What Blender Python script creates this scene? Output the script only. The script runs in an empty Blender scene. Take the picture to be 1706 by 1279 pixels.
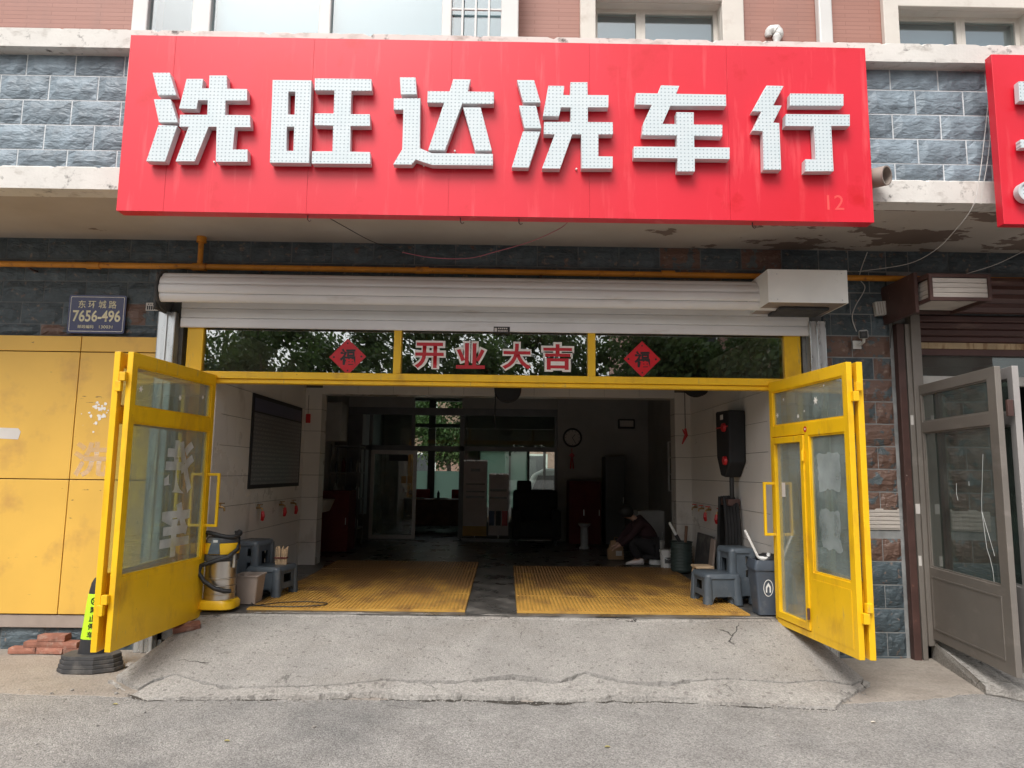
import bpy, bmesh, math, random
from mathutils import Vector, Matrix, noise
from mathutils.geometry import tessellate_polygon
random.seed(7)
R = math.radians
scene = bpy.context.scene
COL = scene.collection

# ------------------------------------------------------------------ camera, sky, sun, exposure
PW, PH, FPX = 1706.0, 1279.0, 1180.0
CAM = Vector((0.0, -7.4, 1.41))
YAW, PITCH, ROLL = R(-0.5), R(7.1), R(0.72)
_f = Vector((-math.sin(YAW) * math.cos(PITCH), math.cos(YAW) * math.cos(PITCH), math.sin(PITCH)))
_r = Vector((math.cos(YAW), math.sin(YAW), 0.0))
_u = _r.cross(_f)
RGT = _r * math.cos(ROLL) + _u * math.sin(ROLL)
UPV = _u * math.cos(ROLL) - _r * math.sin(ROLL)
cam_data = bpy.data.cameras.new('camera')
cam = bpy.data.objects.new('camera', cam_data)
COL.objects.link(cam)
cam.matrix_world = Matrix(((RGT.x, UPV.x, -_f.x, CAM.x), (RGT.y, UPV.y, -_f.y, CAM.y), (RGT.z, UPV.z, -_f.z, CAM.z), (0, 0, 0, 1)))
cam_data.sensor_width = 36.0
cam_data.lens = FPX / PW * 36.0
cam_data.clip_end = 500.0
scene.camera = cam

SUN_EL, SUN_AZ = 52.0, 203.0          # azimuth measured from +Y clockwise: the sun stands behind the camera, a little to its left
world = bpy.data.worlds.new('World'); scene.world = world; world.use_nodes = True
wn, wl = world.node_tree.nodes, world.node_tree.links
for n in list(wn): wn.remove(n)
sky = wn.new('ShaderNodeTexSky'); sky.sky_type = 'NISHITA'; sky.sun_disc = False
sky.sun_elevation = R(SUN_EL); sky.sun_rotation = R(SUN_AZ); sky.air_density = 1.0; sky.dust_density = 4.0; sky.ozone_density = 1.0
hsv = wn.new('ShaderNodeHueSaturation'); hsv.inputs['Saturation'].default_value = 0.28
bg = wn.new('ShaderNodeBackground'); bg.inputs['Strength'].default_value = 0.12
wo = wn.new('ShaderNodeOutputWorld')
wl.new(sky.outputs[0], hsv.inputs['Color']); wl.new(hsv.outputs[0], bg.inputs['Color']); wl.new(bg.outputs[0], wo.inputs[0])
sd = bpy.data.lights.new('sun', 'SUN'); sd.energy = 1.3; sd.angle = R(26); sd.color = (1.0, 0.975, 0.945)
sun = bpy.data.objects.new('sun', sd); COL.objects.link(sun)
_sd = Vector((math.sin(R(SUN_AZ)) * math.cos(R(SUN_EL)), math.cos(R(SUN_AZ)) * math.cos(R(SUN_EL)), math.sin(R(SUN_EL))))
sun.rotation_euler = (-_sd).to_track_quat('-Z', 'Y').to_euler()
scene.view_settings.view_transform = 'Standard'; scene.view_settings.look = 'None'
scene.view_settings.exposure = 0.8; scene.view_settings.gamma = 1.0
scene.view_settings.use_curve_mapping = False
scene.render.engine = 'CYCLES'
scene.cycles.use_denoising = True
scene.cycles.max_bounces = 10; scene.cycles.diffuse_bounces = 5; scene.cycles.transparent_max_bounces = 24
scene.cycles.caustics_reflective = False; scene.cycles.caustics_refractive = False

def at(u, v, x=None, y=None, z=None):
    """A point of the photograph carried out to a real plane of the place (x, y or z given in metres)."""
    d = RGT * ((u - PW / 2) / FPX) + UPV * ((PH / 2 - v) / FPX) + _f
    k, val = (0, x) if x is not None else (1, y) if y is not None else (2, z)
    return CAM + d * ((val - CAM[k]) / d[k])

# ------------------------------------------------------------------ helpers
def tag(o, label=None, cat=None, group=None, kind=None):
    if label: o['label'] = label
    if cat: o['category'] = cat
    if group: o['group'] = group
    if kind: o['kind'] = kind
    return o

def thing(name, label, cat, loc=(0, 0, 0), group=None):
    o = bpy.data.objects.new(name, None); COL.objects.link(o)
    o.location = loc; o.empty_display_size = 0.1
    o['_b'] = 1
    return tag(o, label, cat, group)

def parent_to(o, p):
    if p is None: return
    o.parent = p
    if p.type == 'EMPTY':
        o.matrix_parent_inverse = Matrix.Translation(p.location).inverted()
    else:
        o.matrix_parent_inverse = p.matrix_basis.inverted()

class MB:
    def __init__(self): self.v = []; self.f = []
    def add(self, vs, fs):
        b = len(self.v); self.v += [tuple(p) for p in vs]; self.f += [tuple(i + b for i in q) for q in fs]; return self
    def box(self, x0, x1, y0, y1, z0, z1):
        x0, x1 = min(x0, x1), max(x0, x1); y0, y1 = min(y0, y1), max(y0, y1); z0, z1 = min(z0, z1), max(z0, z1)
        return self.add([(x0, y0, z0), (x1, y0, z0), (x1, y1, z0), (x0, y1, z0), (x0, y0, z1), (x1, y0, z1), (x1, y1, z1), (x0, y1, z1)],
                        [(0, 3, 2, 1), (4, 5, 6, 7), (0, 1, 5, 4), (1, 2, 6, 5), (2, 3, 7, 6), (3, 0, 4, 7)])
    def obox(self, c, sx, sy, sz, rot=None):
        """box centred at c, full sizes, rotated by matrix rot"""
        rot = rot or Matrix.Identity(3); c = Vector(c)
        ps = [c + rot @ Vector((a * sx / 2, b * sy / 2, d * sz / 2)) for d in (-1, 1) for a, b in ((-1, -1), (1, -1), (1, 1), (-1, 1))]
        return self.add(ps, [(0, 3, 2, 1), (4, 5, 6, 7), (0, 1, 5, 4), (1, 2, 6, 5), (2, 3, 7, 6), (3, 0, 4, 7)])
    def tube(self, pts, r, n=8, cap=True):
        pts = [Vector(p) for p in pts]; rs = r if isinstance(r, (list, tuple)) else [r] * len(pts)
        vs, fs = [], []; prev = None
        for i, p in enumerate(pts):
            d = (pts[min(i + 1, len(pts) - 1)] - pts[max(i - 1, 0)]).normalized()
            if prev is None:
                a = d.orthogonal().normalized()
            else:
                a = (prev - d * prev.dot(d)).normalized()
            prev = a; b = d.cross(a)
            for k in range(n):
                t = 2 * math.pi * k / n
                vs.append(p + (a * math.cos(t) + b * math.sin(t)) * rs[i])
        for i in range(len(pts) - 1):
            for k in range(n):
                fs.append((i * n + k, i * n + (k + 1) % n, (i + 1) * n + (k + 1) % n, (i + 1) * n + k))
        if cap:
            fs.append(tuple(range(n - 1, -1, -1))); fs.append(tuple((len(pts) - 1) * n + k for k in range(n)))
        return self.add(vs, fs)
    def lathe(self, c, prof, n=28, ax=None, cap=True):
        """prof: list of (radius, height) ; ax: optional 3x3 rotation"""
        c = Vector(c); ax = ax or Matrix.Identity(3); vs, fs = [], []
        for r, h in prof:
            for k in range(n):
                t = 2 * math.pi * k / n
                vs.append(c + ax @ Vector((r * math.cos(t), r * math.sin(t), h)))
        for i in range(len(prof) - 1):
            for k in range(n):
                fs.append((i * n + k, i * n + (k + 1) % n, (i + 1) * n + (k + 1) % n, (i + 1) * n + k))
        if cap: fs.append(tuple(range(n - 1, -1, -1))); fs.append(tuple((len(prof) - 1) * n + k for k in range(n)))
        return self.add(vs, fs)
    def loft(self, rings, cap=True):
        n = len(rings[0]); vs = [p for r in rings for p in r]; fs = []
        for i in range(len(rings) - 1):
            for k in range(n):
                fs.append((i * n + k, i * n + (k + 1) % n, (i + 1) * n + (k + 1) % n, (i + 1) * n + k))
        if cap:
            fs.append(tuple(range(n - 1, -1, -1))); fs.append(tuple((len(rings) - 1) * n + k for k in range(n)))
        return self.add(vs, fs)
    def prism(self, outer, holes, fn):
        """fn(u, v, d) -> point, d 0 = front, 1 = back"""
        loops = [outer] + list(holes)
        flat = [p for l in loops for p in l]
        tris = tessellate_polygon([[Vector((p[0], p[1], 0)) for p in l] for l in loops])
        n = len(flat)
        vs = [fn(p[0], p[1], 0) for p in flat] + [fn(p[0], p[1], 1) for p in flat]
        fs = [tuple(t) for t in tris] + [tuple(i + n for i in reversed(t)) for t in tris]
        o = 0
        for l in loops:
            m = len(l)
            for k in range(m):
                a, b = o + k, o + (k + 1) % m
                fs.append((a, b, b + n, a + n))
            o += m
        return self.add(vs, fs)
    def quad(self, a, b, c, d): return self.add([a, b, c, d], [(0, 1, 2, 3)])
    def mesh(self, name):
        me = bpy.data.meshes.new(name); me.from_pydata(self.v, [], self.f); me.validate()
        bm = bmesh.new(); bm.from_mesh(me); bmesh.ops.recalc_face_normals(bm, faces=bm.faces); bm.to_mesh(me); bm.free()
        return me
    def build(self, name, mat, parent=None, bevel=0.0, smooth=False, seg=2):
        me = self.mesh(name)
        if mat: me.materials.append(mat)
        if smooth: me.shade_smooth()
        o = bpy.data.objects.new(name, me); COL.objects.link(o)
        if smooth:
            try: me.set_sharp_from_angle(angle=R(40))
            except Exception: pass
        if bevel:
            b = o.modifiers.new('bevel', 'BEVEL'); b.width = bevel; b.segments = seg; b.limit_method = 'ANGLE'; b.angle_limit = R(35)
        parent_to(o, parent)
        return o

def rrect(cx, cy, hx, hy, r, z, n=5):
    pts = []
    for sx, sy, a0 in ((1, 1, 0), (-1, 1, 90), (-1, -1, 180), (1, -1, 270)):
        for k in range(n):
            a = R(a0 + 90.0 * k / (n - 1))
            pts.append((cx + sx * (hx - r) + r * math.cos(a), cy + sy * (hy - r) + r * math.sin(a), z))
    return pts

def place(me, name, parent, loc, scale=(1, 1, 1), rot=(0, 0, 0)):
    o = bpy.data.objects.new(name, me); COL.objects.link(o)
    o.location = loc; o.scale = scale; o.rotation_euler = rot
    parent_to(o, parent)
    return o

def sag(a, b, drop, n=12):
    a, b = Vector(a), Vector(b)
    return [a.lerp(b, i / n) - Vector((0, 0, drop * 4 * (i / n) * (1 - i / n))) for i in range(n + 1)]

def text_mesh(name, body, origin, xdir, updir, size, depth, mat, parent=None, off=0.0, width=None):
    """Real lettering cut from the bundled typeface: centred on origin, standing in the plane xdir/updir"""
    c = bpy.data.curves.new('t', 'FONT'); c.body = body; c.size = 1.0; c.extrude = 0.0; c.offset = off; c.resolution_u = 4
    t = bpy.data.objects.new('t', c); COL.objects.link(t)
    bpy.context.view_layer.update()
    me = bpy.data.meshes.new_from_object(t)
    bpy.data.objects.remove(t); bpy.data.curves.remove(c)
    xs = [v.co.x for v in me.vertices]; ys = [v.co.y for v in me.vertices]
    mx, my = (min(xs) + max(xs)) / 2, (min(ys) + max(ys)) / 2
    k = size / (max(ys) - min(ys)); kx = k if width is None else width / (max(xs) - min(xs))
    X, U, O = Vector(xdir).normalized(), Vector(updir).normalized(), Vector(origin)
    N = X.cross(U)
    bm = bmesh.new(); bm.from_mesh(me)
    for v in bm.verts: v.co = O + X * ((v.co.x - mx) * kx) + U * ((v.co.y - my) * k)
    if depth:
        r = bmesh.ops.extrude_face_region(bm, geom=bm.faces[:])
        for g in r['geom']:
            if isinstance(g, bmesh.types.BMVert): g.co += N * depth
        bmesh.ops.recalc_face_normals(bm, faces=bm.faces)
    bm.to_mesh(me); bm.free(); me.name = name
    me.materials.clear(); me.materials.append(mat)
    o = bpy.data.objects.new(name, me); COL.objects.link(o); parent_to(o, parent)
    return o

# ------------------------------------------------------------------ materials
def new_mat(name):
    m = bpy.data.materials.new(name); m.use_nodes = True
    nt = m.node_tree
    return m, nt.nodes, nt.links, nt.nodes['Principled BSDF']

def lin(c): return tuple(((x / 255.0) / 12.92 if x / 255.0 < 0.04045 else ((x / 255.0 + 0.055) / 1.055) ** 2.4) for x in c)

def noise_node(N, L, scale, detail=5.0, stretch=None, rough=0.55):
    g = N.new('ShaderNodeNewGeometry'); n = N.new('ShaderNodeTexNoise')
    n.inputs['Scale'].default_value = scale; n.inputs['Detail'].default_value = detail; n.inputs['Roughness'].default_value = rough
    if stretch:
        mp = N.new('ShaderNodeMapping'); mp.inputs['Scale'].default_value = stretch
        L.new(g.outputs['Position'], mp.inputs['Vector']); L.new(mp.outputs[0], n.inputs['Vector'])
    else:
        L.new(g.outputs['Position'], n.inputs['Vector'])
    return n

def ramp(N, L, src, lo, hi, a=0.0, b=1.0):
    r = N.new('ShaderNodeMapRange'); r.inputs['From Min'].default_value = lo; r.inputs['From Max'].default_value = hi
    r.inputs['To Min'].default_value = a; r.inputs['To Max'].default_value = b
    L.new(src, r.inputs['Value']); return r.outputs[0]

def mixc(N, L, fac, a, b, mode='MIX'):
    m = N.new('ShaderNodeMix'); m.data_type = 'RGBA'; m.blend_type = mode
    for sock, val in ((m.inputs[0], fac), (m.inputs[6], a), (m.inputs[7], b)):
        if isinstance(val, (int, float)): sock.default_value = val
        elif isinstance(val, tuple): sock.default_value = (*val[:3], 1.0)
        else: L.new(val, sock)
    return m.outputs[2]

def mat(name, col, rough=0.6, metal=0.0, var=0.12, vs=5.0, bump=0.0, bs=60.0, dirts=(), rv=0.0, spec=0.5, stretch=None, coat=0.0, rvar=0.0):
    """col linear albedo; dirts: (colour, scale, lo, hi, stretch)"""
    m, N, L, P = new_mat(name)
    n = noise_node(N, L, vs, 6.0, stretch)
    c = mixc(N, L, ramp(N, L, n.outputs['Fac'], 0.3, 0.7), tuple(x * (1 - var) for x in col), tuple(min(1, x * (1 + var)) for x in col))
    for d in dirts:
        dn = noise_node(N, L, d[1], 7.0, d[4] if len(d) > 4 else None, 0.62)
        c = mixc(N, L, ramp(N, L, dn.outputs['Fac'], d[2], d[3]), c, d[0])
    if rv:
        oi = N.new('ShaderNodeObjectInfo')
        c = mixc(N, L, 1.0, c, ramp(N, L, oi.outputs['Random'], 0, 1, 1 - rv, 1 + rv), 'MULTIPLY')
    L.new(c, P.inputs['Base Color'])
    P.inputs['Roughness'].default_value = rough; P.inputs['Metallic'].default_value = metal
    if rvar: L.new(ramp(N, L, n.outputs['Fac'], 0.3, 0.7, max(0.02, rough - rvar), min(1, rough + rvar)), P.inputs['Roughness'])
    P.inputs['Specular IOR Level'].default_value = spec
    if coat: P.inputs['Coat Weight'].default_value = coat; P.inputs['Coat Roughness'].default_value = 0.08
    if bump:
        b = N.new('ShaderNodeBump'); b.inputs['Strength'].default_value = bump; b.inputs['Distance'].default_value = 0.01
        bn = noise_node(N, L, bs, 6.0); L.new(bn.outputs['Fac'], b.inputs['Height']); L.new(b.outputs[0], P.inputs['Normal'])
    return m

def glass_mat(name, tint, base=0.05, rough=0.0, haze=0.0, hazecol=(0.6, 0.65, 0.65)):
    m, N, L, P = new_mat(name)
    out = N['Material Output']
    tr = N.new('ShaderNodeBsdfTransparent'); tr.inputs[0].default_value = (*tint, 1)
    gl = N.new('ShaderNodeBsdfGlossy'); gl.inputs['Roughness'].default_value = rough; gl.inputs[0].default_value = (1, 1, 1, 1)
    lw = N.new('ShaderNodeLayerWeight'); lw.inputs[0].default_value = 0.5
    pw = N.new('ShaderNodeMath'); pw.operation = 'POWER'; pw.inputs[1].default_value = 4.0
    L.new(lw.outputs['Facing'], pw.inputs[0])
    fac = ramp(N, L, pw.outputs[0], 0, 1, base, 1.0)
    mx = N.new('ShaderNodeMixShader'); L.new(fac, mx.inputs[0]); L.new(gl.outputs[0], mx.inputs[2])
    if haze:
        df = N.new('ShaderNodeBsdfDiffuse'); df.inputs[0].default_value = (*hazecol, 1)
        mh = N.new('ShaderNodeMixShader')
        hn = noise_node(N, L, 3.0, 6.0)
        L.new(ramp(N, L, hn.outputs['Fac'], 0.3, 0.75, haze * 0.4, haze * 1.6), mh.inputs[0])
        L.new(tr.outputs[0], mh.inputs[1]); L.new(df.outputs[0], mh.inputs[2]); L.new(mh.outputs[0], mx.inputs[1])
    else:
        L.new(tr.outputs[0], mx.inputs[1])
    L.new(mx.outputs[0], out.inputs[0])
    N.remove(P)
    return m

M = {}
M['yellow'] = mat('yellow_paint', (0.85, 0.50, 0.008), 0.42, var=0.08, vs=2.0, bump=0.06, bs=30, dirts=(((0.52, 0.25, 0.015), 4, 0.52, 0.80, (1, 1, 0.5)), ((0.40, 0.30, 0.14), 9, 0.62, 0.78, (2, 2, 0.35)), ((0.16, 0.07, 0.02), 24, 0.70, 0.745)))
M['yellow_panel'] = mat('faded_yellow_sheet', (0.73, 0.435, 0.075), 0.5, var=0.1, vs=0.8, bump=0.05, bs=6, dirts=(((0.5, 0.27, 0.07), 1.7, 0.55, 0.75), ((0.16, 0.08, 0.03), 7, 0.69, 0.71, (0.45, 1, 2.4)), ((0.75, 0.68, 0.55), 7, 0.74, 0.77)))
M['panel_gap'] = mat('panel_gap', (0.10, 0.05, 0.02), 0.9)
M['red'] = mat('red_sign_sheet', (0.70, 0.020, 0.040), 0.34, var=0.05, vs=0.6, bump=0.06, bs=2.0, spec=0.45, dirts=(((0.60, 0.010, 0.018), 1.9, 0.60, 0.70), ((0.84, 0.11, 0.12), 5.0, 0.56, 0.78, (1.8, 1, 0.16)), ((0.66, 0.016, 0.03), 0.8, 0.5, 0.7)))
M['red_ghost'] = mat('red_scuff', (0.86, 0.075, 0.07), 0.5)
M['grout'] = mat('grout', (0.60, 0.62, 0.63), 0.9, var=0.25, vs=8)
M['grout_dark'] = mat('grout_dark', (0.26, 0.265, 0.26), 0.9, var=0.3, vs=6)
M['grout_dim'] = mat('shaded_grout', (0.15, 0.16, 0.165), 0.9, var=0.3, vs=6)  # darker grout copy for the walls under the canopy, shade put into its colour
M['cream'] = mat('cream_paint', (0.66, 0.63, 0.585), 0.75, var=0.06, vs=3, bump=0.25, bs=30, dirts=(((0.36, 0.32, 0.28), 5, 0.54, 0.75, (1, 1, 1.8)), ((0.10, 0.09, 0.08), 9, 0.60, 0.72)))
M['cream_clean'] = mat('cream_frame_paint', (0.62, 0.575, 0.515), 0.7, var=0.06, vs=3, bump=0.15, bs=20, dirts=(((0.5, 0.44, 0.38), 4, 0.6, 0.8),))
M['white_frame'] = mat('white_window_frame', (0.64, 0.63, 0.605), 0.4, var=0.04, vs=2)
M['white_steel'] = mat('white_painted_steel', (0.86, 0.86, 0.82), 0.45, var=0.06, vs=3, dirts=(((0.45, 0.42, 0.37), 5, 0.62, 0.8),))
M['galv'] = mat('galvanised_steel', (0.62, 0.64, 0.64), 0.32, 0.75, var=0.15, vs=4, stretch=(6, 6, 0.6), rvar=0.12)
M['alu_slat'] = mat('white_shutter_slat', (0.81, 0.80, 0.80), 0.38, 0.0, var=0.05, vs=1.5, dirts=(((0.58, 0.53, 0.48), 2.5, 0.6, 0.8, (0.6, 1, 3)),))
M['black'] = mat('black_rubber', (0.018, 0.018, 0.02), 0.55, var=0.2)
M['black_soft'] = mat('dusty_black', (0.05, 0.05, 0.052), 0.7, var=0.25, vs=9, bump=0.2, bs=60, dirts=(((0.16, 0.15, 0.135), 6, 0.5, 0.75),))
M['steel'] = mat('brushed_steel', (0.60, 0.56, 0.51), 0.30, 1.0, var=0.06, vs=3)
M['vac_yellow'] = mat('yellow_plastic', (0.85, 0.50, 0.012), 0.35, var=0.04)
M['plastic_grey'] = mat('grey_plastic', (0.085, 0.105, 0.125), 0.42, var=0.14, vs=7, bump=0.06, bs=60, dirts=(((0.17, 0.18, 0.19), 6, 0.58, 0.8),))
M['bin'] = mat('slate_bin_plastic', (0.060, 0.075, 0.098), 0.42, var=0.1, vs=5, dirts=(((0.13, 0.14, 0.15), 7, 0.6, 0.8),))
M['white_plastic'] = mat('white_plastic', (0.74, 0.74, 0.72), 0.4, var=0.05)
M['offwhite'] = mat('off_white', (0.55, 0.53, 0.49), 0.6, var=0.1)
M['beige'] = mat('beige_plastic', (0.33, 0.27, 0.23), 0.6, var=0.1)
M['wood'] = mat('pale_wood', (0.55, 0.40, 0.25), 0.6, var=0.2, vs=6, stretch=(1, 1, 8))
M['brown_wood'] = mat('brown_wood', (0.20, 0.10, 0.055), 0.55, var=0.3, vs=5, stretch=(1, 6, 1))
M['pale_board'] = mat('weathered_board', (0.52, 0.47, 0.42), 0.75, var=0.14, vs=5, stretch=(0.7, 1, 8), dirts=(((0.2, 0.14, 0.11), 6, 0.6, 0.72, (0.4, 1, 3)),))
M['brown_steel'] = mat('brown_painted_steel', (0.075, 0.038, 0.032), 0.5, var=0.2, vs=5, bump=0.1, bs=40, dirts=(((0.20, 0.10, 0.07), 10, 0.62, 0.72), ((0.3, 0.26, 0.24), 18, 0.70, 0.74)))
M['maroon_slat'] = mat('maroon_shutter_slat', (0.085, 0.040, 0.034), 0.45, var=0.2, vs=2, dirts=(((0.22, 0.14, 0.11), 3, 0.56, 0.75, (0.5, 1, 3)),))
M['rust_bar'] = mat('rusty_cream_bar', (0.46, 0.34, 0.20), 0.7, var=0.15, vs=4, dirts=(((0.20, 0.09, 0.03), 9, 0.5, 0.66, (2.5, 1, 0.4)),))
M['alu_door'] = mat('bronze_grey_aluminium', (0.235, 0.210, 0.185), 0.40, 0.3, var=0.1, vs=2, dirts=(((0.32, 0.28, 0.25), 3, 0.55, 0.8, (1, 1, 2)),))
M['alu_light'] = mat('light_aluminium', (0.50, 0.47, 0.45), 0.35, 0.4, var=0.08)
M['gas'] = mat('orange_gas_pipe', (0.60, 0.24, 0.02), 0.5, var=0.18, vs=3, dirts=(((0.26, 0.08, 0.02), 8, 0.58, 0.7), ((0.72, 0.45, 0.2), 14, 0.7, 0.74)))
M['blue_plate'] = mat('blue_enamel', (0.012, 0.014, 0.085), 0.25, var=0.08)
M['plate_text'] = mat('plate_lettering', (0.72, 0.66, 0.45), 0.5, var=0.1)
M['plate_white'] = mat('plate_border', (0.72, 0.70, 0.66), 0.5)
M['letter_red'] = mat('red_vinyl', (0.52, 0.010, 0.020), 0.4, var=0.06)
M['letter_white'] = mat('white_vinyl', (0.84, 0.80, 0.74), 0.45, var=0.05)
M['fu_red'] = mat('glossy_red_paper', (0.62, 0.014, 0.024), 0.28, var=0.08, vs=14, bump=0.15, bs=16)
M['fu_black'] = mat('black_print', (0.015, 0.012, 0.012), 0.4)
M['brick'] = mat('red_brick', (0.29, 0.125, 0.085), 0.85, var=0.25, vs=12, bump=0.6, bs=60, rv=0.25, dirts=(((0.42, 0.30, 0.24), 9, 0.52, 0.72), ((0.06, 0.04, 0.035), 4, 0.68, 0.78)))
M['lime'] = mat('lime_reflective_sleeve', (0.52, 0.86, 0.02), 0.45, var=0.06)
M['tile_white'] = mat('white_wall_tile', (0.66, 0.63, 0.59), 0.32, var=0.06, vs=1.2, rvar=0.1, dirts=(((0.36, 0.32, 0.27), 2.0, 0.58, 0.8, (1, 1, 0.6)),))
M['tile_seam'] = mat('tile_seam', (0.12, 0.11, 0.10), 0.9)
M['interior_dark'] = mat('unlit_wall', (0.10, 0.095, 0.09), 0.8, var=0.2, vs=1.5)  # darkness of an unlit room put into the wall colour
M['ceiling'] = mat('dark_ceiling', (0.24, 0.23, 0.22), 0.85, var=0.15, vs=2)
M['floor_wet'] = mat('wet_concrete', (0.085, 0.080, 0.074), 0.34, var=0.4, vs=2.2, bump=0.15, bs=25, rvar=0.18, dirts=(((0.20, 0.185, 0.165), 2.2, 0.50, 0.66), ((0.03, 0.028, 0.026), 1.4, 0.56, 0.64)))
M['shelf_steel'] = mat('grey_shelf_steel', (0.16, 0.16, 0.16), 0.5, 0.4)
M['red_cloth'] = mat('dull_red_cloth', (0.12, 0.018, 0.016), 0.8, var=0.15)
M['red_plastic'] = mat('red_plastic', (0.50, 0.016, 0.02), 0.4)
M['black_fabric'] = mat('black_upholstery', (0.012, 0.012, 0.013), 0.8, var=0.3)
M['brass'] = mat('old_brass', (0.30, 0.19, 0.08), 0.4, 0.8)
M['mint'] = mat('mint_wall', (0.50, 0.62, 0.52), 0.8, var=0.05)
def frosted_mat():
    m, N, L, P = new_mat('frosted_mint_film')
    tl = N.new('ShaderNodeBsdfTranslucent'); tl.inputs[0].default_value = (0.62, 0.80, 0.70, 1)
    df = N.new('ShaderNodeBsdfDiffuse'); df.inputs[0].default_value = (0.55, 0.65, 0.6, 1)
    mx = N.new('ShaderNodeMixShader'); mx.inputs[0].default_value = 0.3; L.new(tl.outputs[0], mx.inputs[1]); L.new(df.outputs[0], mx.inputs[2])
    L.new(mx.outputs[0], N['Material Output'].inputs[0]); N.remove(P); return m
M['frosted'] = frosted_mat()
M['paper'] = mat('paper', (0.62, 0.58, 0.54), 0.8, var=0.05)
M['kraft'] = mat('kraft_paper', (0.34, 0.21, 0.11), 0.8, var=0.12)
M['skin'] = mat('skin', (0.42, 0.25, 0.18), 0.55)
M['dark_cloth'] = mat('dark_clothing', (0.016, 0.014, 0.016), 0.85, var=0.2)
M['maroon_cloth'] = mat('maroon_clothing', (0.030, 0.010, 0.013), 0.85, var=0.2)
M['hair'] = mat('black_hair', (0.010, 0.009, 0.008), 0.6)
M['sneaker'] = mat('white_canvas', (0.68, 0.62, 0.60), 0.7)
M['glass'] = glass_mat('clear_glass', (0.90, 0.95, 0.92), 0.06)
M['glass_milky'] = glass_mat('milky_glass', (0.80, 0.87, 0.84), 0.10, 0.0, haze=0.30, hazecol=(0.46, 0.52, 0.50))  # milky grey-green reflection put into the glass as diffuse haze
M['glass_transom'] = glass_mat('transom_glass', (0.66, 0.72, 0.70), 0.36)
M['glass_green'] = glass_mat('tinted_glass', (0.46, 0.56, 0.52), 0.10, 0.0, haze=0.20, hazecol=(0.28, 0.33, 0.31))
M['glass_upper'] = glass_mat('window_glass', (0.80, 0.87, 0.88), 0.16)
M['film_patch'] = glass_mat('worn_white_film', (0.86, 0.9, 0.9), 0.04, 0.4, haze=0.26, hazecol=(0.70, 0.76, 0.76))
M['film_letter'] = glass_mat('white_film_lettering', (0.80, 0.82, 0.82), 0.04, 0.4, haze=0.62, hazecol=(0.74, 0.76, 0.76))
M['sky_sheet'] = mat('pale_sky_sheet', (0.32, 0.41, 0.45), 0.8, var=0.04, vs=1)  # sky reflection of the upper windows, painted as a pale sheet behind the glass
M['dark_room'] = mat('dark_room', (0.05, 0.052, 0.058), 0.9)
M['bark'] = mat('bark', (0.09, 0.07, 0.055), 0.9, var=0.3, vs=6, bump=0.6, bs=20)
M['plaster_peel'] = None

def leaf_mat(name, a, b):
    m, N, L, P = new_mat(name)
    n = noise_node(N, L, 1.6, 4.0)
    L.new(mixc(N, L, ramp(N, L, n.outputs['Fac'], 0.3, 0.7), a, b), P.inputs['Base Color'])
    P.inputs['Roughness'].default_value = 0.55
    tl = N.new('ShaderNodeBsdfTranslucent'); L.new(mixc(N, L, 0.5, a, b), tl.inputs[0])
    mx = N.new('ShaderNodeMixShader'); mx.inputs[0].default_value = 0.35
    L.new(P.outputs[0], mx.inputs[1]); L.new(tl.outputs[0], mx.inputs[2]); L.new(mx.outputs[0], N['Material Output'].inputs[0])
    return m
M['leaf'] = leaf_mat('tree_leaves', (0.040, 0.075, 0.022), (0.10, 0.16, 0.045))

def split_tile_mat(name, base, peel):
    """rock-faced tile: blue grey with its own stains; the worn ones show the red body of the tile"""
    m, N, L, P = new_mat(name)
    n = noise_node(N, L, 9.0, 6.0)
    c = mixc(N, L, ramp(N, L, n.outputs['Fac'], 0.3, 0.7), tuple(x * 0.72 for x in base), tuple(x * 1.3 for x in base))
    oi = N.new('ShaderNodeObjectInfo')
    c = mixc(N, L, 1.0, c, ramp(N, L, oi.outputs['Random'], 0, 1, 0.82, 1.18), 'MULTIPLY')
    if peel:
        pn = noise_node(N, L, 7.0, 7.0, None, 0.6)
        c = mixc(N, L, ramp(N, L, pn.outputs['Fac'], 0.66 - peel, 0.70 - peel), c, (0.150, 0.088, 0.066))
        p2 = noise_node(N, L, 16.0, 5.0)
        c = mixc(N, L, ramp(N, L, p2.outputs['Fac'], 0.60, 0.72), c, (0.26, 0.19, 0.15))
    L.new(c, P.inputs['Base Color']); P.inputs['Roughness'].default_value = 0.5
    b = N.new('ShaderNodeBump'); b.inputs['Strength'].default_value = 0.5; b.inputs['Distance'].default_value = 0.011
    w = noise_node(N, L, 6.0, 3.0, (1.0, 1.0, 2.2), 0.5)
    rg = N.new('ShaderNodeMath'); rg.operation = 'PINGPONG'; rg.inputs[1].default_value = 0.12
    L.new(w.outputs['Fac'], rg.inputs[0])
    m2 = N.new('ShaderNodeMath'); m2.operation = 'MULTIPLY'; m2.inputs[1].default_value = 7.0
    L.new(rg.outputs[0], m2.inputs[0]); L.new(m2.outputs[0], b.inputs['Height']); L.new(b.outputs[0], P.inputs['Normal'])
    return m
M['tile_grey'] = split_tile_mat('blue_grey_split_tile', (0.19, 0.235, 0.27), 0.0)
M['tile_dark'] = split_tile_mat('shaded_slate_tile', (0.066, 0.088, 0.100), 0.02)  # dark teal tile; under the canopy the shade is in this colour too
M['tile_worn'] = split_tile_mat('worn_split_tile', (0.085, 0.105, 0.112), 0.23)

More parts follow.
